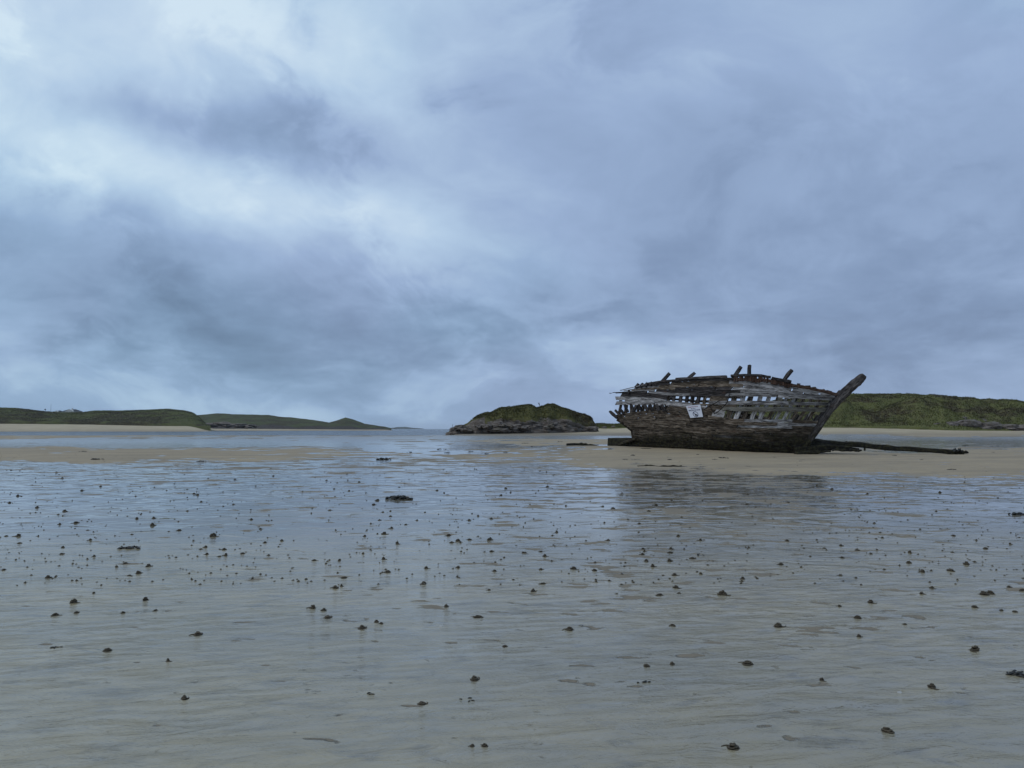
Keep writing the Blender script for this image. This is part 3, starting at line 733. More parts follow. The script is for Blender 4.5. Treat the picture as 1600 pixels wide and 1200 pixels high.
def plank(u0, u1, e0, e1, mat, thick=.06, off=0.0, rag=.12, mirror=False, name='plank', endj=.5, sd=0):
    r = random.Random(int(u0 * 9999) + int(e0 * 777) + sd * 31 + (5 if mirror else 0))
    ln = (S(u1, e0, 0) - S(u0, e0, 0)).length; n = max(3, min(34, int(ln / .16)))
    V = []; U = []; dist = 0; prev = None
    po = off + (r.uniform(-.012, .03) if e0 > LOW or e0 < 0 else r.uniform(-.03, .05)); ph = r.uniform(0, 99)
    sag0, sag1 = r.gauss(0, .02), r.gauss(0, .02)
    for k in range(n + 1):
        t_ = k / n; u = u0 + (u1 - u0) * t_
        a = e0 - (e1 - e0) * .02; b = e1 + (e1 - e0) * .02
        rag_ = rag * (1.9 if 2 < e0 < LOW else 1.0)
        ra = max(0, vnoise(np.array([u * 38 + ph]), np.array([e0 * 3.7]), 5)[0] + .15 + .6 * vnoise(np.array([u * 120 + ph]), np.array([.3]), 6)[0]) * rag_ * .75
        rb = max(0, vnoise(np.array([u * 38 - ph]), np.array([e1 * 2.9]), 7)[0] + .15 + .6 * vnoise(np.array([u * 120 - ph]), np.array([.7]), 8)[0]) * rag_ * .75
        ua = ub = u
        if k in (0, n) and endj:
            ua = u + r.uniform(-1, 1) * endj * .012; ub = u + r.uniform(-1, 1) * endj * .012
        wv = po + .012 * math.sin(u * 40 + ph) + (sag0 if t_ < .5 else sag1) * abs(t_ - .5) * 2
        a += ra * (e1 - e0); b -= rb * (e1 - e0)
        no = SN(u, (a + b) / 2, mirror)
        p1 = S(ua, a, 0, mirror) + no * wv; p2 = S(ub, b, 0, mirror) + no * wv
        sgn = 1 if not mirror else -1
        if prev is not None: dist += (p1 - prev).length
        prev = p1
        ln2 = (p2 - p1).length
        q = no * thick
        for pp, vv in ((p1, 0), (p2, ln2), (p2 - q, ln2 + thick), (p1 - q, -thick)):
            V.append(pp); U.append((dist + u0 * 13, vv + e0 * .3))
    F = []
    for k in range(n):
        a = k * 4
        for j in range(4): F.append((a + j, a + 4 + j, a + 4 + (j + 1) % 4, a + (j + 1) % 4))
    F.append((0, 1, 2, 3)); F.append((n * 4 + 3, n * 4 + 2, n * 4 + 1, n * 4))
    return wpart(name, V, F, mat, U)
def u_of(e, px):
    x0 = edges[int(e)](0)[0]; x1 = edges[int(e)](1)[0]; return (px - x0) / (x1 - x0)
def strake(i, p0, p1, mats, rag=.12, mirror=False, minl=.13, maxl=.34, off=0, thick=.06):
    """planks of strake i between image columns p0..p1, broken at butt joints"""
    u0 = max(0.0, u_of(i, p0)) if p0 is not None else 0.0; u1 = min(.995, u_of(i, p1)) if p1 is not None else .995
    r = random.Random(i * 13 + int(u0 * 100) + (7 if mirror else 0)); u = u0
    while u < u1 - .02:
        l = r.uniform(minl, maxl); ue = min(u + l, u1)
        if u1 - ue < .05: ue = u1
        plank(u, ue - .0015, i, i + 1, r.choice(mats), rag=rag, mirror=mirror, off=off, thick=thick, sd=int(u * 100))
        u = ue
# lower hull
for i in range(LOW):
    strake(i, None, None, ['brown'] * 4 + ['grey'] if i > 4 else ['brown'] * 5 + ['dark'], rag=.16 if i < 9 else .12)
strake(0, None, None, ['dark'], rag=0, off=-.03)
for k in range(3): plank(k / 3, (k + 1) / 3 - .004, -1.2, .15, 'dark', rag=0, off=-.02, name='garboard')
B = base_i
# between R1 and R2: planks only amidships where the notice hangs
strake(B, 1040, 1112, ['brown', 'grey'], rag=.10)
plank(u_of(B, 1112), u_of(B, 1129), B, B + .55, 'grey', rag=.1); plank(u_of(B, 1109), u_of(B, 1128), B + .55, B + 1, 'grey', rag=.1)
# R2-R3: long pale strake
strake(B + 1, 962, 1126, ['grey', 'brown'], rag=.08)
plank(u_of(B + 1, 1126), u_of(B + 1, 1206), B + 1, B + 2, 'pale', rag=.05, off=.03); plank(u_of(B + 1, 1206), .99, B + 1, B + 2, 'pale', rag=.06, off=.03)
# R3-R4
strake(B + 2, 975, 1149, ['grey', 'brown'], rag=.08)
# R4-R5
strake(B + 3, 962, 1042, ['grey', 'dark'], rag=.06); strake(B + 3, 1108, None, ['grey'], rag=.06, minl=.25, maxl=.4, off=.02)
plank(u_of(B + 3, 1042), u_of(B + 3, 1076), B + 3, B + 4.1, 'dark', rag=.25, off=-.26, name='lining_plank'); plank(u_of(B + 3, 1076), u_of(B + 3, 1112), B + 3, B + 4.05, 'brown', rag=.25, off=-.26, name='lining_plank')
plank(u_of(B + 3, 1042), u_of(B + 3, 1060), B + 3, B + 3.4, 'grey', rag=.1)
# R5-R6 : open amidships
strake(B + 4, 970, 1043, ['grey', 'dark'], rag=.06)
plank(u_of(B + 4, 1112), u_of(B + 4, 1136), B + 4, B + 5, 'brown', rag=.12)
plank(u_of(B + 4, 1214), u_of(B + 4, 1222), B + 4, B + 5, 'pale', rag=.12); 
# topsides
for k in range(TOPN):
    e = B + 5 + k
    st = [958, 966, 985, 973, 992, 1000][k]
    sj = 1148 + (-14, 8, -4, 13, -11, 6)[k]
    strake(e, st, sj, ['dark', 'dark', 'brown', 'brown', 'grey'], rag=.13, minl=.10, maxl=.3)
    strake(e, sj, [None, None, None, None, None, None][k], ['grey'] if k < 5 else ['rust', 'brown'], rag=.10, minl=.12, maxl=.35)
# far side: lower planking and a few upper strakes
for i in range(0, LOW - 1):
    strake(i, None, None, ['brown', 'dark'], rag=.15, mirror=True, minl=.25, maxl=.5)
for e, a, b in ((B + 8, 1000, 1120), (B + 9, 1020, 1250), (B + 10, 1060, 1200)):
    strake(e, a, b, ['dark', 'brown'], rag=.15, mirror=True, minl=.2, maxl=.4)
# ribs
def timber(pts, wds, dps, mat, name='timber', ax=None, parent=None, jag=.0):
    """squared timber through 3-D points; wds across (in the hull), dps into the hull"""
    V = []; U = []; F = []; n = len(pts); dist = 0; r = random.Random(int(pts[0].x * 1000))
    for k, p in enumerate(pts):
        d = (pts[min(k + 1, n - 1)] - pts[max(k - 1, 0)]).normalized()
        nn = (ax or NV); nn = (nn - d * nn.dot(d)).normalized(); s = d.cross(nn)
        w_ = (wds[k] if hasattr(wds, '__len__') else wds) / 2; q = (dps[k] if hasattr(dps, '__len__') else dps) / 2
        if k: dist += (p - pts[k - 1]).length
        c = .72
        for a, b in ((-1, -c), (-c, -1), (c, -1), (1, -c), (1, c), (c, 1), (-c, 1), (-1, c)):
            j = Vector((r.gauss(0, jag), r.gauss(0, jag), r.gauss(0, jag))) if jag else Vector()
            V.append(p + s * (a * w_) + nn * (b * q) + j); U.append((dist + p.x, a * w_ + b * q * .7))
    for k in range(n - 1):
        for j in range(8):
            a = k * 8 + j; b = k * 8 + (j + 1) % 8; F.append((a, b, b + 8, a + 8))
    F.append(tuple(range(8))[::-1]); F.append(tuple((n - 1) * 8 + j for j in range(8)))
    return wpart(name, V, F, mat, U, parent)
def rib(u, e_top, wd, mat, mirror=False, e0=-1.0):
    pts = []
    m = 12
    for k in range(m + 1):
        e = e0 + (e_top - e0) * k / m
        pts.append(S(u, e, 0, mirror) - SN(u, e, mirror) * .15)
    timber(pts, wd, .14, mat, 'rib', jag=.006, ax=SN(u, B, mirror))
us = []  # rib stations
u_ = .015
while u_ < .985:
    us.append(u_); u_ += .0282 if edges[B + 4](u_)[0] < 1115 else .040
for k, u in enumerate(us):
    px = edges[B + 4](u)[0]
    wd = .20 if px < 1115 else (.27 if px < 1205 else .16)
    top = NE - 1.3 if u < .9 else NE - 2.5
    if u < .05: top = B + 2
    rib(u + rnd.uniform(-.003, .003), top + rnd.uniform(-.8, .6), wd * rnd.uniform(.85, 1.15), ('grey' if rnd.random() < .4 else 'brown') if px > 1135 else ('brown' if rnd.random() < .5 else 'dark'))
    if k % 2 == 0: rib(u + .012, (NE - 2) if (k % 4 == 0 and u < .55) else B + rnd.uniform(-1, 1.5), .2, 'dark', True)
# loose pale struts showing in the bow opening
for px0, px1 in ((1140, 1146), (1152, 1149), (1163, 1160), (1176, 1180), (1190, 1186), (1205, 1214), (1232, 1239), (1243, 1240), (1262, 1268), (1270, 1266)):
    a = on_off(px0, 656.5, halfbeam(u_of(B, px0), .5) - .16); b = on_off(px1, 641, halfbeam(u_of(B, px1), .6) - .16)
    timber([a, (a + b) / 2 + Vector((rnd.uniform(-.05, .05), 0, 0)), b], rnd.uniform(.05, .10), .07, 'pale' if rnd.random() < .5 else 'grey', 'strut', jag=.008)
# posts standing above the rail
for (x0, y0, x1, y1, wd) in ((1028, 603, 1046.5, 583, .19), (1068, 597, 1086, 582.5, .18), (1145, 592, 1158, 573, .21), (1170.5, 592, 1171, 570.5, .20), (1220, 600, 1237.5, 578, .21)):
    b_ = halfbeam(u_of(NE - 2, x0), 1) - .25
    a = on_off(x0, y0, b_); b = on_off(x1, y1, b_ - .1)
    timber([a, a.lerp(b, .35), a.lerp(b, .7), b], [wd, wd, wd * .95, wd * .85], .18, 'dark', 'stanchion', jag=.008)
# rib heads along the stern rail and the broken counter
for (x0, y0, x1, y1, wd) in ((993, 606, 998, 599.5, .17), (1000.5, 605, 1005, 598.8, .17), (1008, 604, 1012, 598, .19), (1016, 603, 1019, 597.4, .2), (1024, 602, 1027, 597, .22),
                             (964, 653, 952.5, 642.5, .20), (970, 649, 961, 641, .18), (975, 647, 968.5, 638.5, .18), (981, 644, 976, 632, .19), (983, 615, 983, 610, .14), (1003, 642, 997.5, 632, .16), (990, 643, 985.5, 631, .18),
                             (1012, 642, 1007, 632, .18), (1020, 642, 1015, 632, .2), (1030, 642, 1025, 632, .22), (1038, 642, 1034, 632, .2)):
    b_ = halfbeam(max(0, u_of(B, x0)), .6 if y0 > 630 else 1) - .12
    a = on_off(x0, y0, b_); b = on_off(x1, y1, b_ + (.1 if y0 > 630 else -.05))
    timber([a, a.lerp(b, .5), b], [wd, wd, wd * .8], .16, 'dark', 'rib_head', jag=.01)
# rails
def rail(pts, wd, mat, name='rail', dp=.22):
    P_ = []
    for k in range(len(pts) - 1):
        for j in range(4):
            f = j / 4; x = pts[k][0] + (pts[k + 1][0] - pts[k][0]) * f; y = pts[k][1] + (pts[k + 1][1] - pts[k][1]) * f
            P_.append(on_off(x, y, halfbeam(u_of(NE - 2, x), 1) - .05))
    P_.append(on_off(pts[-1][0], pts[-1][1], halfbeam(min(1, u_of(NE - 2, pts[-1][0])), 1) - .05))
    return timber(P_, wd, dp, mat, name, jag=.008)
rail([(1010, 600), (1040, 595.5), (1062, 594.5)], .14, 'dark'); rail([(1057, 592.5), (1100, 590.2), (1135.5, 588.8)], .16, 'dark')
rail([(1142.5, 587.5), (1165, 586), (1190, 587), (1204, 589.5)], .14, 'dark'); rail([(1206, 591), (1220, 593.8), (1236, 596.8)], .18, 'dark')
rail([(1234, 601.5), (1260, 605.5), (1285, 611), (1307, 616.5)], .16, 'rust')
plank(u_of(B + 5, 962) - .03, u_of(B + 5, 1010), B + 5.4, B + 6.1, 'dark', off=.06, rag=.1); plank(u_of(B + 10, 970), u_of(B + 10, 1012), NE - 1.9, NE - 1.25, 'grey', off=.07, rag=.1)
for x in np.arange(1148, 1236, 4.2):
    if 1199 < x < 1206: continue
    t0 = float(np.interp(x, [1142, 1165, 1204, 1236], [587.5, 586.5, 590.5, 597.5]))
    b_ = halfbeam(u_of(NE - 2, x), 1) - .03
    a = on_off(x, t0 + rnd.uniform(7, 10), b_); b = on_off(x + rnd.uniform(-1, 1), t0, b_)
    timber([a, b], rnd.uniform(.10, .17), .10, 'rust', 'bulwark_stave', jag=.006)
for x in (1247, 1262, 1272, 1287, 1294):
    y = float(np.interp(x, [1234, 1260, 1285, 1307], [601, 605, 610.5, 616])); b_ = halfbeam(u_of(NE - 2, x), 1) - .1
    a = on_off(x, y + 2, b_); b = on_off(x + rnd.uniform(-1, 2), y - rnd.uniform(2.2, 4), b_)
    timber([a, b], rnd.uniform(.14, .28), .16, 'dark', 'rib_head', jag=.015)
# bracket irons and ropes on the side
def rope(pts, rad=.025):
    P_ = [on_off(x, y, halfbeam(u_of(B, x), .75) + .14) for x, y in pts]
    V, F, U = tube(P_, rad, 6); wpart('rope', V, F, 'rope', U, smooth=True)
rope([(1139.5, 614), (1139, 621), (1136, 629), (1132, 634), (1126, 640), (1118, 646)]); rope([(1124, 626), (1117, 630), (1108, 635), (1100, 640)]); rope([(1108, 633), (1113, 641), (1117, 647)])
rope([(1039, 632), (1041, 636), (1040, 641), (1043, 646)], .04); rope([(1245, 622), (1243, 628), (1246, 634), (1244, 638)], .05)
# stem post
def stem():
    ctr = [(1243, 716), (1254, 702), (1268, 682), (1283, 660.5), (1297, 641), (1308, 626), (1322, 611.5), (1336, 599), (1345, 591.5), (1351, 586.5)]
    wd = [.42, .41, .38, .36, .38, .46, .49, .49, .46, .32]
    pts = [on_off(x, y, 0) for x, y in ctr]
    P_ = []; W_ = []
    for k in range(len(pts) - 1):
        for j in range(3): P_.append(pts[k].lerp(pts[k + 1], j / 3)); W_.append(wd[k] + (wd[k + 1] - wd[k]) * j / 3)
    P_.append(pts[-1]); W_.append(wd[-1] * .7)
    timber(P_[:14], W_[:14], .34, 'stem', 'stem_post', jag=.012); timber(P_[13:], W_[13:], .36, 'stem', 'stem_head', jag=.014)
    ap = [on_off(x - 6.5, y + 1, 0) for x, y in ctr[1:7]]
    timber(ap, .34, .22, 'dark', 'apron', jag=.012)
stem()
# keel and stern deadwood
timber([on_off(x, y, 0) for x, y in ((951.5, 690.5), (965, 690.5), (980, 690.5), (1000, 691.5), (1030, 695))], [.52, .56, .56, .55, .5], .45, 'dark', 'keel', jag=.025)
timber([on_off(x, y, .3) for x, y in ((960, 696), (975, 691.5), (990, 686.5), (1006, 681))], .20, .22, 'brown', 'deadwood', jag=.02)
timber([on_off(x, y, .1) for x, y in ((998, 690), (993, 682), (990, 672), (975, 660), (966, 655))], [.6, .5, .4, .35, .3], .3, 'brown', 'stern_post', jag=.02)
# beams fallen across inside
for (x0, y0, b0, x1, y1, b1) in ((1060, 612, 1.8, 1075, 618, -1.6), (1120, 606, 2.0, 1128, 612, -1.9), (1190, 612, 1.6, 1205, 616, -1.5), (1100, 660, 1.6, 1180, 650, -.6), (1135, 640, 1.2, 1205, 656, .2)):
    a = on_off(x0, y0, b0); b = on_off(x1, y1, b1)
    timber([a, a.lerp(b, .5), b], .2, .18, 'brown', 'deck_beam', ax=Vector((0, 0, 1)), jag=.01)

# ------------------------------------------------------------------ notice fixed to the hull
def notice():
    cor = ((1071.6, 634.4), (1094.2, 632.0), (1098.4, 651.4), (1078.6, 653.0))     # tl tr br bl
    cw = [on_off(x, y, halfbeam(u_of(B, x), .62 if y < 640 else .52) + (.09 if y < 640 else .12)) for x, y in cor]
    o0 = (cw[2] + cw[3]) / 2
    root = empty('warning_sign', o0); tag(root, 'white warning sign with red and blue lettering fixed to the hull side', 'sign')
    nrm = (cw[1] - cw[0]).cross(cw[3] - cw[0]).normalized()
    if nrm.y > 0: nrm = -nrm
    def pm(s, t_, lift=0.0):
        top = cw[0].lerp(cw[1], s); bot = cw[3].lerp(cw[2], s)
        return top.lerp(bot, t_) + nrm * (lift + .03 * math.sin(s * 3.1) * (1 - t_)) - o0
    n = 7; V = [pm(i / n, j / n) for j in range(n + 1) for i in range(n + 1)] ; m_ = len(V)
    V += [pm(i / n, j / n, -.012) for j in range(n + 1) for i in range(n + 1)]
    F = []
    for j in range(n):
        for i in range(n):
            a = j * (n + 1) + i; F.append((a, a + n + 1, a + n + 2, a + 1)); F.append((a + m_, a + 1 + m_, a + n + 2 + m_, a + n + 1 + m_))
    for i in range(n):
        a = i; F.append((a, a + 1, a + 1 + m_, a + m_)); a = n * (n + 1) + i; F.append((a + 1, a, a + m_, a + 1 + m_))
        a = i * (n + 1); F.append((a + n + 1, a, a + m_, a + n + 1 + m_)); a = i * (n + 1) + n; F.append((a, a + n + 1, a + n + 1 + m_, a + m_))
    mesh_obj('panel', V, F, MAT['signw'], root)
    def text(body, s0, s1, t0, t1, mat):
        cu = bpy.data.curves.new('lettering', 'FONT'); cu.body = body; cu.size = 1; cu.offset = .028
        to = bpy.data.objects.new('lettering_tmp', cu); C.objects.link(to)
        bpy.context.view_layer.update()
        me = bpy.data.meshes.new_from_object(to.evaluated_get(bpy.context.evaluated_depsgraph_get()))
        bpy.data.objects.remove(to)
        xs = [v.co.x for v in me.vertices]; ys = [v.co.y for v in me.vertices]
        for v in me.vertices:
            v.co = pm(s0 + (v.co.x - min(xs)) / (max(xs) - min(xs)) * (s1 - s0), t1 + (v.co.y - min(ys)) / (max(ys) - min(ys)) * (t0 - t1), .006)
        me.name = 'lettering'; me.materials.clear(); me.materials.append(mat)
        o = bpy.data.objects.new('lettering', me); C.objects.link(o); o.parent = root
    text('Dangerous wreck', .12, .82, .08, .19, MAT['signr'])
    text('DO NOT', .30, .62, .24, .31, MAT['signb'])
    text('APPROACH OR ENTER', .06, .92, .36, .46, MAT['signb'])
    def ring(cs, ct, r0, r1, mat, name, k=22, ang=(0, 6.2832)):
        V = []; F = []
        for i in range(k + 1):
            a = ang[0] + (ang[1] - ang[0]) * i / k
            for r_ in (r0, r1): V.append(pm(cs + math.cos(a) * r_, ct + math.sin(a) * r_ * 1.15, .008))
        for i in range(k): F.append((2 * i, 2 * i + 1, 2 * i + 3, 2 * i + 2))
        mesh_obj(name, V, F, mat, root)
    ring(.50, .74, .165, .20, MAT['signb'], 'symbol_ring')
    mesh_obj('symbol_bar', [pm(.50 + a, .74 + b, .007) for a, b in ((-.14, -.12), (-.11, -.15), (.14, .12), (.11, .15))], [(0, 1, 2, 3)], MAT['signb'], root)
    mesh_obj('symbol_figure', [pm(a, b, .0095) for a, b in ((.45, .68), (.52, .72), (.64, .79), (.66, .83), (.55, .84), (.50, .90), (.44, .82))], [tuple(range(7))], MAT['signk'], root)
notice()

# ------------------------------------------------------------------ timbers lying around the wreck
def lying(name, pts, wd, dp, mat, label, cat='timber', group=None, jag=.015, extra=None):
    """pts: (px,row,Y) -> world"""
    P_ = [at(*p) for p in pts]; Q = []
    for k in range(len(P_) - 1):
        for j in range(5): Q.append(P_[k].lerp(P_[k + 1], j / 5) + Vector((0, 0, rnd.gauss(0, jag))))
    Q.append(P_[-1]); o0 = P_[0].copy(); o0.z = min(p.z for p in P_)
    n = len(Q); V = []; U = []; F = []; dist = 0
    up = Vector((0, 0, 1))
    for k, p in enumerate(Q):
        d = (Q[min(k + 1, n - 1)] - Q[max(k - 1, 0)]).normalized(); s = d.cross(up).normalized(); nn = s.cross(d)
        f = k / (n - 1); w_ = float(np.interp(f, np.linspace(0, 1, len(wd)), wd)) / 2; q = float(np.interp(f, np.linspace(0, 1, len(dp)), dp)) / 2
        if k: dist += (p - Q[k - 1]).length
        for a, b in ((-1, -.7), (-.7, -1), (.7, -1), (1, -.7), (1, .7), (.7, 1), (-.7, 1), (-1, .7)):
            V.append(p - o0 + s * (a * q) + nn * (b * w_ + rnd.gauss(0, jag)) ); U.append((dist, a * q + b * w_))
    for k in range(n - 1):
        for j in range(8):
            a = k * 8 + j; b = k * 8 + (j + 1) % 8; F.append((a, b, b + 8, a + 8))
    F.append(tuple(range(8))[::-1]); F.append(tuple((n - 1) * 8 + j for j in range(8)))
    root = mesh_obj(name, V, F, MAT[mat], None, False, U, loc=o0)
    tag(root, label, cat, group)
    return root, o0
sp, so = lying('fallen_spar', [(1262, 691, 45.6), (1330, 694.5, 45.2), (1420, 701.5, 44.6), (1488, 706, 44.0), (1500, 706.3, 44), (1513, 707.5, 43.9)], [.42, .32, .28, .26, .26, .24, .05], [.3, .28, .26, .2], 'dark', 'long dark spar lying from the bow across the sand', 'spar')
for x, y0, y1, Y in ((1291, 694, 689.5, 45.4), (1322.5, 695, 688.8, 45.2), (1351, 699, 704, 44.9), (1383, 700, 704, 44.7)):
    a = at(x, y0, Y) - so; b = at(x, y1, Y) - so
    V, F, U = tube([a, b], [.06, .05], 6); mesh_obj('peg', V, F, MAT['dark'], sp, False, U)
V = []; F = []
for k in range(22):
    a = rnd.uniform(0, 6.28); q = rnd.uniform(-.35, .35); h0 = .24 * (1 - abs(q) * 2.2) + .05; c0 = at(1498, 706.5, 43.9) - so
    v, f, _ = tube([c0 + Vector((q, rnd.uniform(-.1, .1), 0)), c0 + Vector((q + .1 * math.cos(a), .1 * math.sin(a), h0 * rnd.uniform(.5, 1))), c0 + Vector((q + .3 * math.cos(a), .2 * math.sin(a), .02))], [.03, .035, .01], 5)
    o = len(V); V.extend(v); F.extend(tuple(i_ + o for i_ in q_) for q_ in f)
mesh_obj('weed_tangle', V, F, MAT['weed'], sp, True)
GR = 'broken timbers under the bow'
lying('broken_timber', [(1240, 704, 44.8), (1290, 699.5, 44.8), (1330, 700, 44.9)], [.5, .34, .2], [.5, .4, .3], 'dark', 'thick dark broken timber under the bow, uppermost of the heap', 'timber', GR)
lying('broken_timber', [(1285, 699, 45.3), (1315, 698, 45.2), (1342, 702, 45.0)], [.2, .2, .12], [.3, .2], 'dark', 'dark plank reaching right from the bow under the spar', 'timber', GR)
lying('broken_timber', [(1300, 703.5, 44.5), (1325, 704, 44.4), (1346, 703.8, 44.3)], [.10, .14, .10], [.2, .15], 'dark', 'thin weedy plank with ragged end right of the bow', 'timber', GR)
lying('broken_timber', [(1243, 709, 43.6), (1270, 706.5, 43.9), (1297, 705.0, 44.0)], [.14, .18, .08], [.3, .2], 'dark', 'low plank lying slanted on the sand before the bow', 'timber', GR)
lying('broken_timber', [(1248, 701, 45.4), (1275, 694.5, 45.7), (1310, 693.5, 45.9)], [.5, .4, .2], [.5, .3], 'dark', 'dark block of timber wedged between stem foot and spar', 'timber', GR)
lying('washed_log', [(885, 695.4, 52.0), (905, 694.8, 52.0), (922, 696.4, 51.9), (939, 698.2, 51.8)], [.22, .25, .20, .05], [.4, .4, .2], 'dark', 'short dark log lying on sand left of the wreck', 'log')

# ------------------------------------------------------------------ worm casts
def cast_mesh(seed, pts, ns):
    r = random.Random(seed); V = []; F = []
    def add(v, f):
        o = len(V); V.extend(v); F.extend(tuple(i + o for i in q) for q in f)
    for c in range(3):
        path = []; ph = r.uniform(0, 6.28); rr0 = r.uniform(.34, .46) * (1 - c * .25); z0 = .09 + c * .17
        cx, cy = r.uniform(-.08, .08), r.uniform(-.08, .08)
        for k in range(pts):
            a = ph + k / pts * (7.5 - c) ; f = k / pts
            rr = rr0 * (1 - .55 * f) * (1 + .22 * math.sin(a * 2.3 + seed)); path.append((cx + math.cos(a) * rr, cy + math.sin(a) * rr * r.uniform(.85, 1.1), z0 + f * .13 + r.uniform(-.02, .02)))
        v, f_, _ = tube(path, .10, ns); add(v, f_)
    if pts > 8:                                        # a loose string trailing off
        a = r.uniform(0, 6.28); path = [(math.cos(a + k * .3) * (.35 + .13 * k), math.sin(a + k * .3) * (.35 + .13 * k), .06 - .004 * k) for k in range(5)]
        v, f_, _ = tube(path, [.08, .08, .07, .06, .03], ns); add(v, f_)
    n = 12; o = len(V); V.append((0, 0, .14))          # low mound
    for k in range(n):
        a = k / n * 6.283; q = r.uniform(.5, .72); V.append((math.cos(a) * q, math.sin(a) * q, -.03))
    for k in range(n): F.append((o, o + 1 + k, o + 1 + (k + 1) % n))
    return V, F
CM = []
for s in range(8):
    v, f = cast_mesh(s, 22, 6); me = bpy.data.meshes.new('worm_cast'); me.from_pydata([tuple(a) for a in v], [], f)
    me.polygons.foreach_set('use_smooth', [True] * len(me.polygons)); me.materials.append(MAT['cast']); CM.append(me)
def cast(px, py, wpx, label, group):
    p = on_ground(px, py); s = wpx / FPX * p.y / 1.05
    o = bpy.data.objects.new('worm_cast', rnd.choice(CM)); C.objects.link(o)
    o.location = p; o.scale = (s * rnd.uniform(.8, 1.3), s * rnd.uniform(.8, 1.1), s * rnd.uniform(.35, .85)); o.rotation_euler = (0, 0, rnd.uniform(0, 6.28))
    tag(o, label, 'worm cast', group)
CG = 'lugworm casts on the wet flats'
named = [(890, 984, 16, 'large worm cast alone in the open wet sand below picture centre'), (741, 1062, 17, 'large sandy worm cast near the bottom centre of the flats'), (659, 1100, 14, 'rounded worm cast lowest of the pair near bottom centre'),
 (168, 1017, 15, 'dark worm cast with pointed reflection at lower left'), (288, 1092, 13, 'olive worm cast lowest at the far left foreground'), (512, 965, 16, 'largest of three dark worm casts clustered left of centre'), (489, 950, 12, 'leftmost of three dark worm casts clustered left of centre'),
 (506, 954, 9, 'smallest of three dark worm casts clustered left of centre'), (1216, 979, 17, 'large dark worm cast on wet sand below the wreck reflection'), (1168, 1038, 17, 'sandy worm cast with a trailing thread at lower right centre'),
 (1129, 929, 15, 'pyramid shaped worm cast below the wreck reflection'), (1031, 930, 12, 'black round worm cast left of the pyramid shaped one'), (1050, 1038, 9, 'right one of a pair of small casts near bottom centre'), (1010, 1041, 10, 'left one of a pair of small casts near bottom centre'),
 (1145, 1169, 19, 'worm cast closest to the camera at the bottom edge'), (1386, 1143, 19, 'brown worm cast in the lower right foreground'), (757, 1166, 11, 'right cast of the pair at the bottom edge'), (738, 1166, 10, 'left cast of the pair at the bottom edge'),
 (1284, 1063, 9, 'upright worm cast standing alone in the lower right'), (1456, 1074, 15, 'flat pale brown worm cast in the lower right'), (1522, 1016, 15, 'brown worm cast near the right edge of the foreground'), (697, 948, 10, 'round dark worm cast alone between centre and the cluster of three'),
 (75, 903, 11, 'dark worm cast nearest the left edge of the flats'), (228, 938, 11, 'dark worm cast alone in the left foreground'), (262, 1033, 9, 'small cast right of the pointed one at lower left'), (896, 889, 12, 'dark worm cast on a sand ripple right of centre')]
for px, py, wp, lb in named: cast(px, py, wp, lb, CG)
more = [(147, 927, 7), (182, 886, 6), (196, 881, 8), (491, 876, 8), (530, 876, 7), (524, 919, 11), (533, 916, 7), (599, 874, 9), (666, 888, 7), (764, 922, 7), (588, 972, 8), (789, 1010, 10), (833, 924, 10), (845, 890, 8), (1061, 927, 7), (1054, 899, 10), (1095, 897, 6), (1047, 864, 10), (1046, 877, 10),
 (1340, 966, 10), (1342, 995, 8), (1456, 919, 8), (1440, 928, 9), (1537, 929, 15), (1565, 954, 6), (1586, 956, 9), (1313, 899, 9), (1510, 882, 11), (1523, 878, 6), (1485, 892, 11), (1441, 894, 9), (280, 829, 9), (238, 821, 9), (333, 838, 11), (29, 838, 9), (10, 838, 7), (350, 859, 9), (353, 868, 8), (414, 848, 8), (440, 845, 6),
 (141, 844, 6), (60, 838, 5), (101, 799, 8), (240, 810, 7), (214, 811, 7), (28, 775, 7), (128, 767, 6), (570, 838, 7), (706, 848, 9), (701, 837, 8), (764, 844, 8), (590, 782, 8), (593, 813, 7), (610, 807, 7), (634, 820, 6), (1025, 790, 7), (958, 795, 7), (870, 832, 6), (1005, 858, 7), (1004, 867, 7), (1288, 857, 6), (1314, 853, 6), (1316, 872, 6), (1370, 860, 5), (1422, 864, 8), (1010, 877, 8), (845, 862, 7), (820, 864, 8), (1170, 856, 6), (1230, 846, 7), (1300, 765, 6), (1060, 838, 7), (950, 845, 6)]
LB = 'small dark lugworm cast among the many dotting the wet flats'
marks = [(px, py, lb) for px, py, lb in ((890, 984, 'the large lone cast below picture centre'), (168, 1017, 'the pointed cast at lower left'), (498, 957, 'the cluster of three casts'), (1216, 979, 'the large cast below the reflection'),
    (1129, 929, 'the pyramid shaped cast'), (697, 948, 'the round cast left of centre'), (75, 903, 'the cast nearest the left edge'), (1522, 1016, 'the brown cast near the right edge'), (623, 780, 'the long seaweed clump'), (203, 857, 'the left seaweed clump'), (1590, 804, 'the seaweed at the right edge'))]
seen = {}
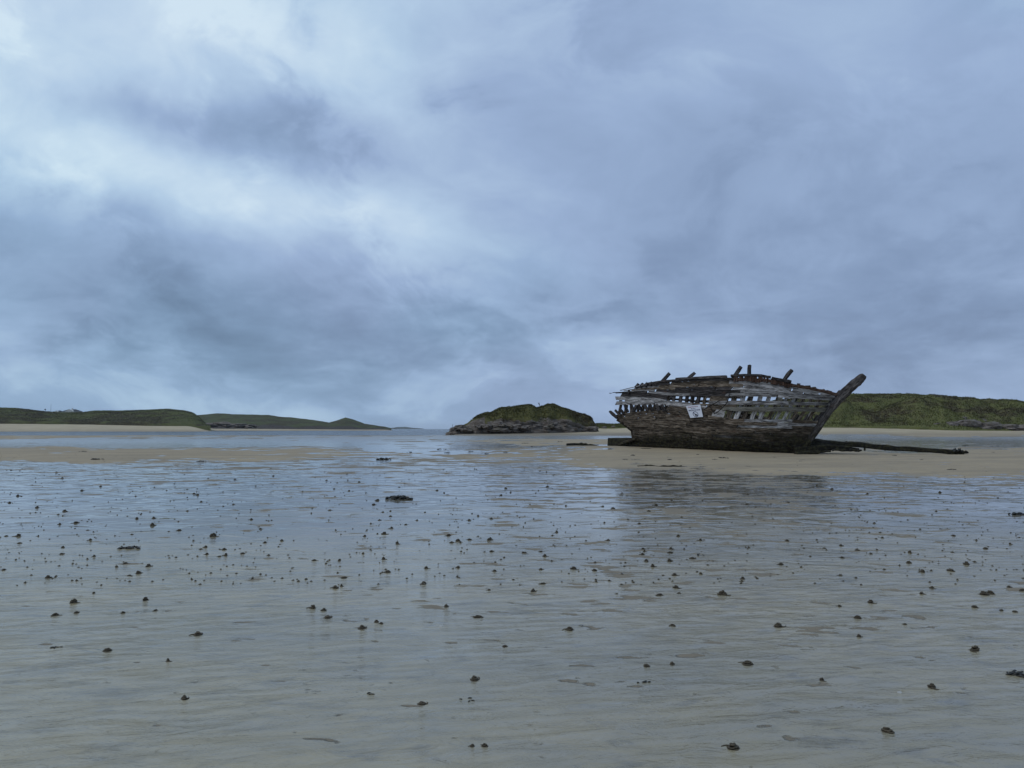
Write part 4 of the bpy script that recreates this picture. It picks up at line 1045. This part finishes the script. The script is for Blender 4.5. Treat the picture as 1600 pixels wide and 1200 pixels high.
for px, py, wp in sorted(more, key=lambda m_: min((m_[0] - a)**2 + 9 * (m_[1] - b)**2 for a, b, _ in marks)):
    a, b, nm_ = min(marks, key=lambda k_: (px - k_[0])**2 + 9 * (py - k_[1])**2)
    dr_ = ('left' if px < a else 'right') if abs(px - a) > 3 * abs(py - b) else ('beyond' if py < b else 'in front')
    n_ = seen.get((nm_, dr_), 0); seen[(nm_, dr_)] = n_ + 1
    od = ['nearest', 'second nearest', 'third nearest', 'fourth nearest', 'fifth nearest', 'sixth nearest', 'seventh nearest', 'eighth nearest', 'ninth nearest', 'tenth nearest'][min(n_, 9)]
    cast(px, py, wp, 'dark worm cast %s %s %s' % (od, {'left': 'to the left of', 'right': 'to the right of', 'beyond': 'beyond', 'in front': 'in front of'}[dr_], nm_) if n_ < 10 else LB, CG)
cnt = len(more) + len(named); r2 = random.Random(21)
def dens_pt():
    while True:
        py = 733 + (r2.random()**1.9) * 260; px = r2.uniform(-10, 1610)
        if px > 920 and py < 752: continue
        n_ = float(fbm(np.array([px / 120]), np.array([py / 22]), 44, 2)[0])
        if n_ > r2.uniform(-.5, .35): return px, py
while cnt < 300:
    px, py = dens_pt()
    if py > 930 and r2.random() < .6: continue
    base = 2.2 + (py - 730) * .036
    cast(px, py, max(2.8, r2.gauss(base, base * .28)), LB, CG); cnt += 1
V = []; F = []; lowv = [cast_mesh(s, 5, 4) for s in range(4)]
for k in range(3000):
    px = r2.uniform(-20, 1620); py = 700 + (r2.random()**1.7) * 215
    if px > 930 and py < 745 and r2.random() < .8: continue
    n_ = float(fbm(np.array([px / 100]), np.array([py / 18]), 45, 2)[0])
    if n_ < r2.uniform(-.6, .3): continue
    p = on_ground(px, py); s = max(.018, (1.0 + (py - 700) * .016) * r2.uniform(.5, 1.25) / FPX * p.y); a = r2.uniform(0, 6.28); ca, sa = math.cos(a), math.sin(a)
    v, f = lowv[k % 4]; o = len(V); zf = r2.uniform(.35, .8)
    V.extend((p.x + (x * ca - y * sa) * s, p.y + (x * sa + y * ca) * s, p.z + z * s * zf) for x, y, z in v); F.extend(tuple(i + o for i in q) for q in f)
tag(mesh_obj('worm_cast_specks', V, F, MAT['cast']), 'countless tiny worm casts speckling the far wet sand', 'worm casts', kind='stuff')

# ------------------------------------------------------------------ seaweed, shells
def weed(px, py, wpx, label, group=None, seed=0, strands=14, flat=.3):
    r = random.Random(seed + int(px)); p = on_ground(px, py); s = wpx / FPX * p.y; V = []; F = []
    for k in range(strands):
        x = r.uniform(-.42, .42); y = r.uniform(-.25, .25); a = r.uniform(-.6, .6) + (3.14 if r.random() < .5 else 0); path = []; ln = r.uniform(.18, .5)
        hh = r.uniform(.02, flat * .45) * (1 - abs(x) * 1.4)
        for j in range(5):
            f = j / 4; a += r.uniform(-.6, .6)
            path.append((x * s, y * s, (hh * math.sin(min(1, f + .25) * 3.0) + .02) * s)); x += math.cos(a) * ln / 5; y += math.sin(a) * ln / 5
        v, f_, _ = tube(path, [.012 * s, .035 * s, .045 * s, .03 * s, .008 * s], 5); o = len(V); V.extend(v); F.extend(tuple(i + o for i in q) for q in f_)
    o = mesh_obj('seaweed_clump', V, F, MAT['weed'], None, True, loc=p); tag(o, label, 'seaweed', group)
WG = 'seaweed on the sand'
weed(623, 780, 36, 'long ragged black seaweed clump lying left of centre', WG, 1, 40); weed(203, 857, 28, 'black seaweed clump in the left half of the flats', WG, 2, 26, .25)
weed(1592, 1054, 34, 'brown seaweed clump at the right edge of the foreground', WG, 3, 24); weed(1590, 804, 26, 'dark seaweed clump at the right edge below the sand bank', WG, 4, 22)
weed(580, 1085, 20, 'thin twisted strand of seaweed at bottom left of centre', WG, 5, 5, .15); weed(84, 1012, 18, 'flat dark leaf of seaweed at lower left', WG, 6, 9, .12); weed(727, 1093, 22, 'pale flat weed leaf near the bottom centre', WG, 7, 5, .06)
weed(907, 978, 10, 'tiny weed scrap right of the large lone cast', WG, 8, 6); weed(1093, 868, 14, 'wiry looping weed strand right of centre', WG, 9, 7, .6); weed(1002, 1066, 26, 'greenish flat weed leaf under the pair of small casts', WG, 10, 5, .05)
weed(600, 718, 20, 'dark weed patch on the sand in the centre distance', WG, 11, 22); weed(150, 719, 16, 'dark weed scrap at the edge of the left sand band', WG, 12, 18); weed(130, 706, 9, 'dark weed scrap on the left sand band', WG, 13, 14); weed(315, 722, 13, 'dark weed scrap left of centre at the sand edge', WG, 14, 16)
ORD = ['leftmost', 'second from left', 'third from left', 'fourth from left', 'fifth from left', 'sixth from left', 'seventh from left', 'eighth from left', 'ninth from left', 'tenth from left', 'eleventh from left', 'twelfth from left']
zc_ = {}
for k, (px, py, wp) in enumerate(sorted([(991, 713, 11), (977, 719, 9), (1049, 719.5, 11), (1090, 712, 6), (1130, 717, 13), (1118, 719, 8), (1168, 730, 7), (1398, 713, 9), (1487, 735, 12), (1552, 708, 5), (640, 707, 10), (735, 706, 9), (760, 709.5, 8), (700, 707.5, 10), (790, 708.5, 8), (832, 704, 7), (690, 702.5, 12), (930, 704, 8), (1508, 697, 13), (1560, 696, 6), (875, 691, 9), (820, 693, 9), (1440, 720, 6), (1250, 722, 6), (1210, 716, 5), (1330, 727, 5)])):
    zn = 'in the centre distance' if px < 928 else ('before the hull' if px < 1300 else 'right of the bow')
    q_ = zc_.get(zn, 0); zc_[zn] = q_ + 1
    weed(px, py, wp, '%s of the small dark weed scraps on sand %s' % (ORD[q_], zn), 'weed scraps near the wreck', 30 + k, 9)
o, _o = lying('driftwood_stick', [(996, 727.2, 30.5), (1030, 727.6, 30.4), (1065, 727.4, 30.6)], [.03, .06, .03], [.1, .1], 'dark', 'thin dark stick lying flat on sand before the stern', 'stick')
_o.z = gz(_o.x, _o.y); o.location.z = _o.z + .015
def shell(px, py, wpx, label):
    p = on_ground(px, py); s = wpx / FPX * p.y / 2; V = []; F = []; n = 12; m_ = 4
    for j in range(m_ + 1):
        for k in range(n):
            a = k / n * 6.283; q = j / m_; V.append((math.cos(a) * q * s * (1.2 + .1 * math.cos(a * 6)), math.sin(a) * q * s, (.22 * s * (1 - q * q))))
    for j in range(m_):
        for k in range(n): F.append((j * n + k, (j + 1) * n + k, (j + 1) * n + (k + 1) % n, j * n + (k + 1) % n))
    o = mesh_obj('seashell', V, F, MAT['shell'], None, True, loc=p); o.rotation_euler = (.1, .15, px); tag(o, label, 'shell', 'white shells on the wet sand')
shell(689, 978, 7, 'white shell on wet sand below the centre'); shell(1405, 1082, 8, 'white shell in the lower right foreground')

# ------------------------------------------------------------------ sea air
hm = bpy.data.materials.new('sea_haze'); hm.use_nodes = True; ht = hm.node_tree; ht.nodes.clear()
hv = ht.nodes.new('ShaderNodeVolumePrincipled'); hv.inputs['Color'].default_value = (.92, .95, 1, 1); hv.inputs['Density'].default_value = HAZE; hv.inputs['Anisotropy'].default_value = .2
ho = ht.nodes.new('ShaderNodeOutputMaterial'); ht.links.new(hv.outputs[0], ho.inputs['Volume'])
hb = [(x, y, z) for z in (-12, 45) for x, y in ((-9600, -120), (9600, -120), (9600, 9600), (-9600, 9600))]
tag(mesh_obj('haze', hb, [(0, 3, 2, 1), (4, 5, 6, 7), (0, 1, 5, 4), (1, 2, 6, 5), (2, 3, 7, 6), (3, 0, 4, 7)], hm), 'thin pale sea air over the bay', 'haze', kind='stuff')
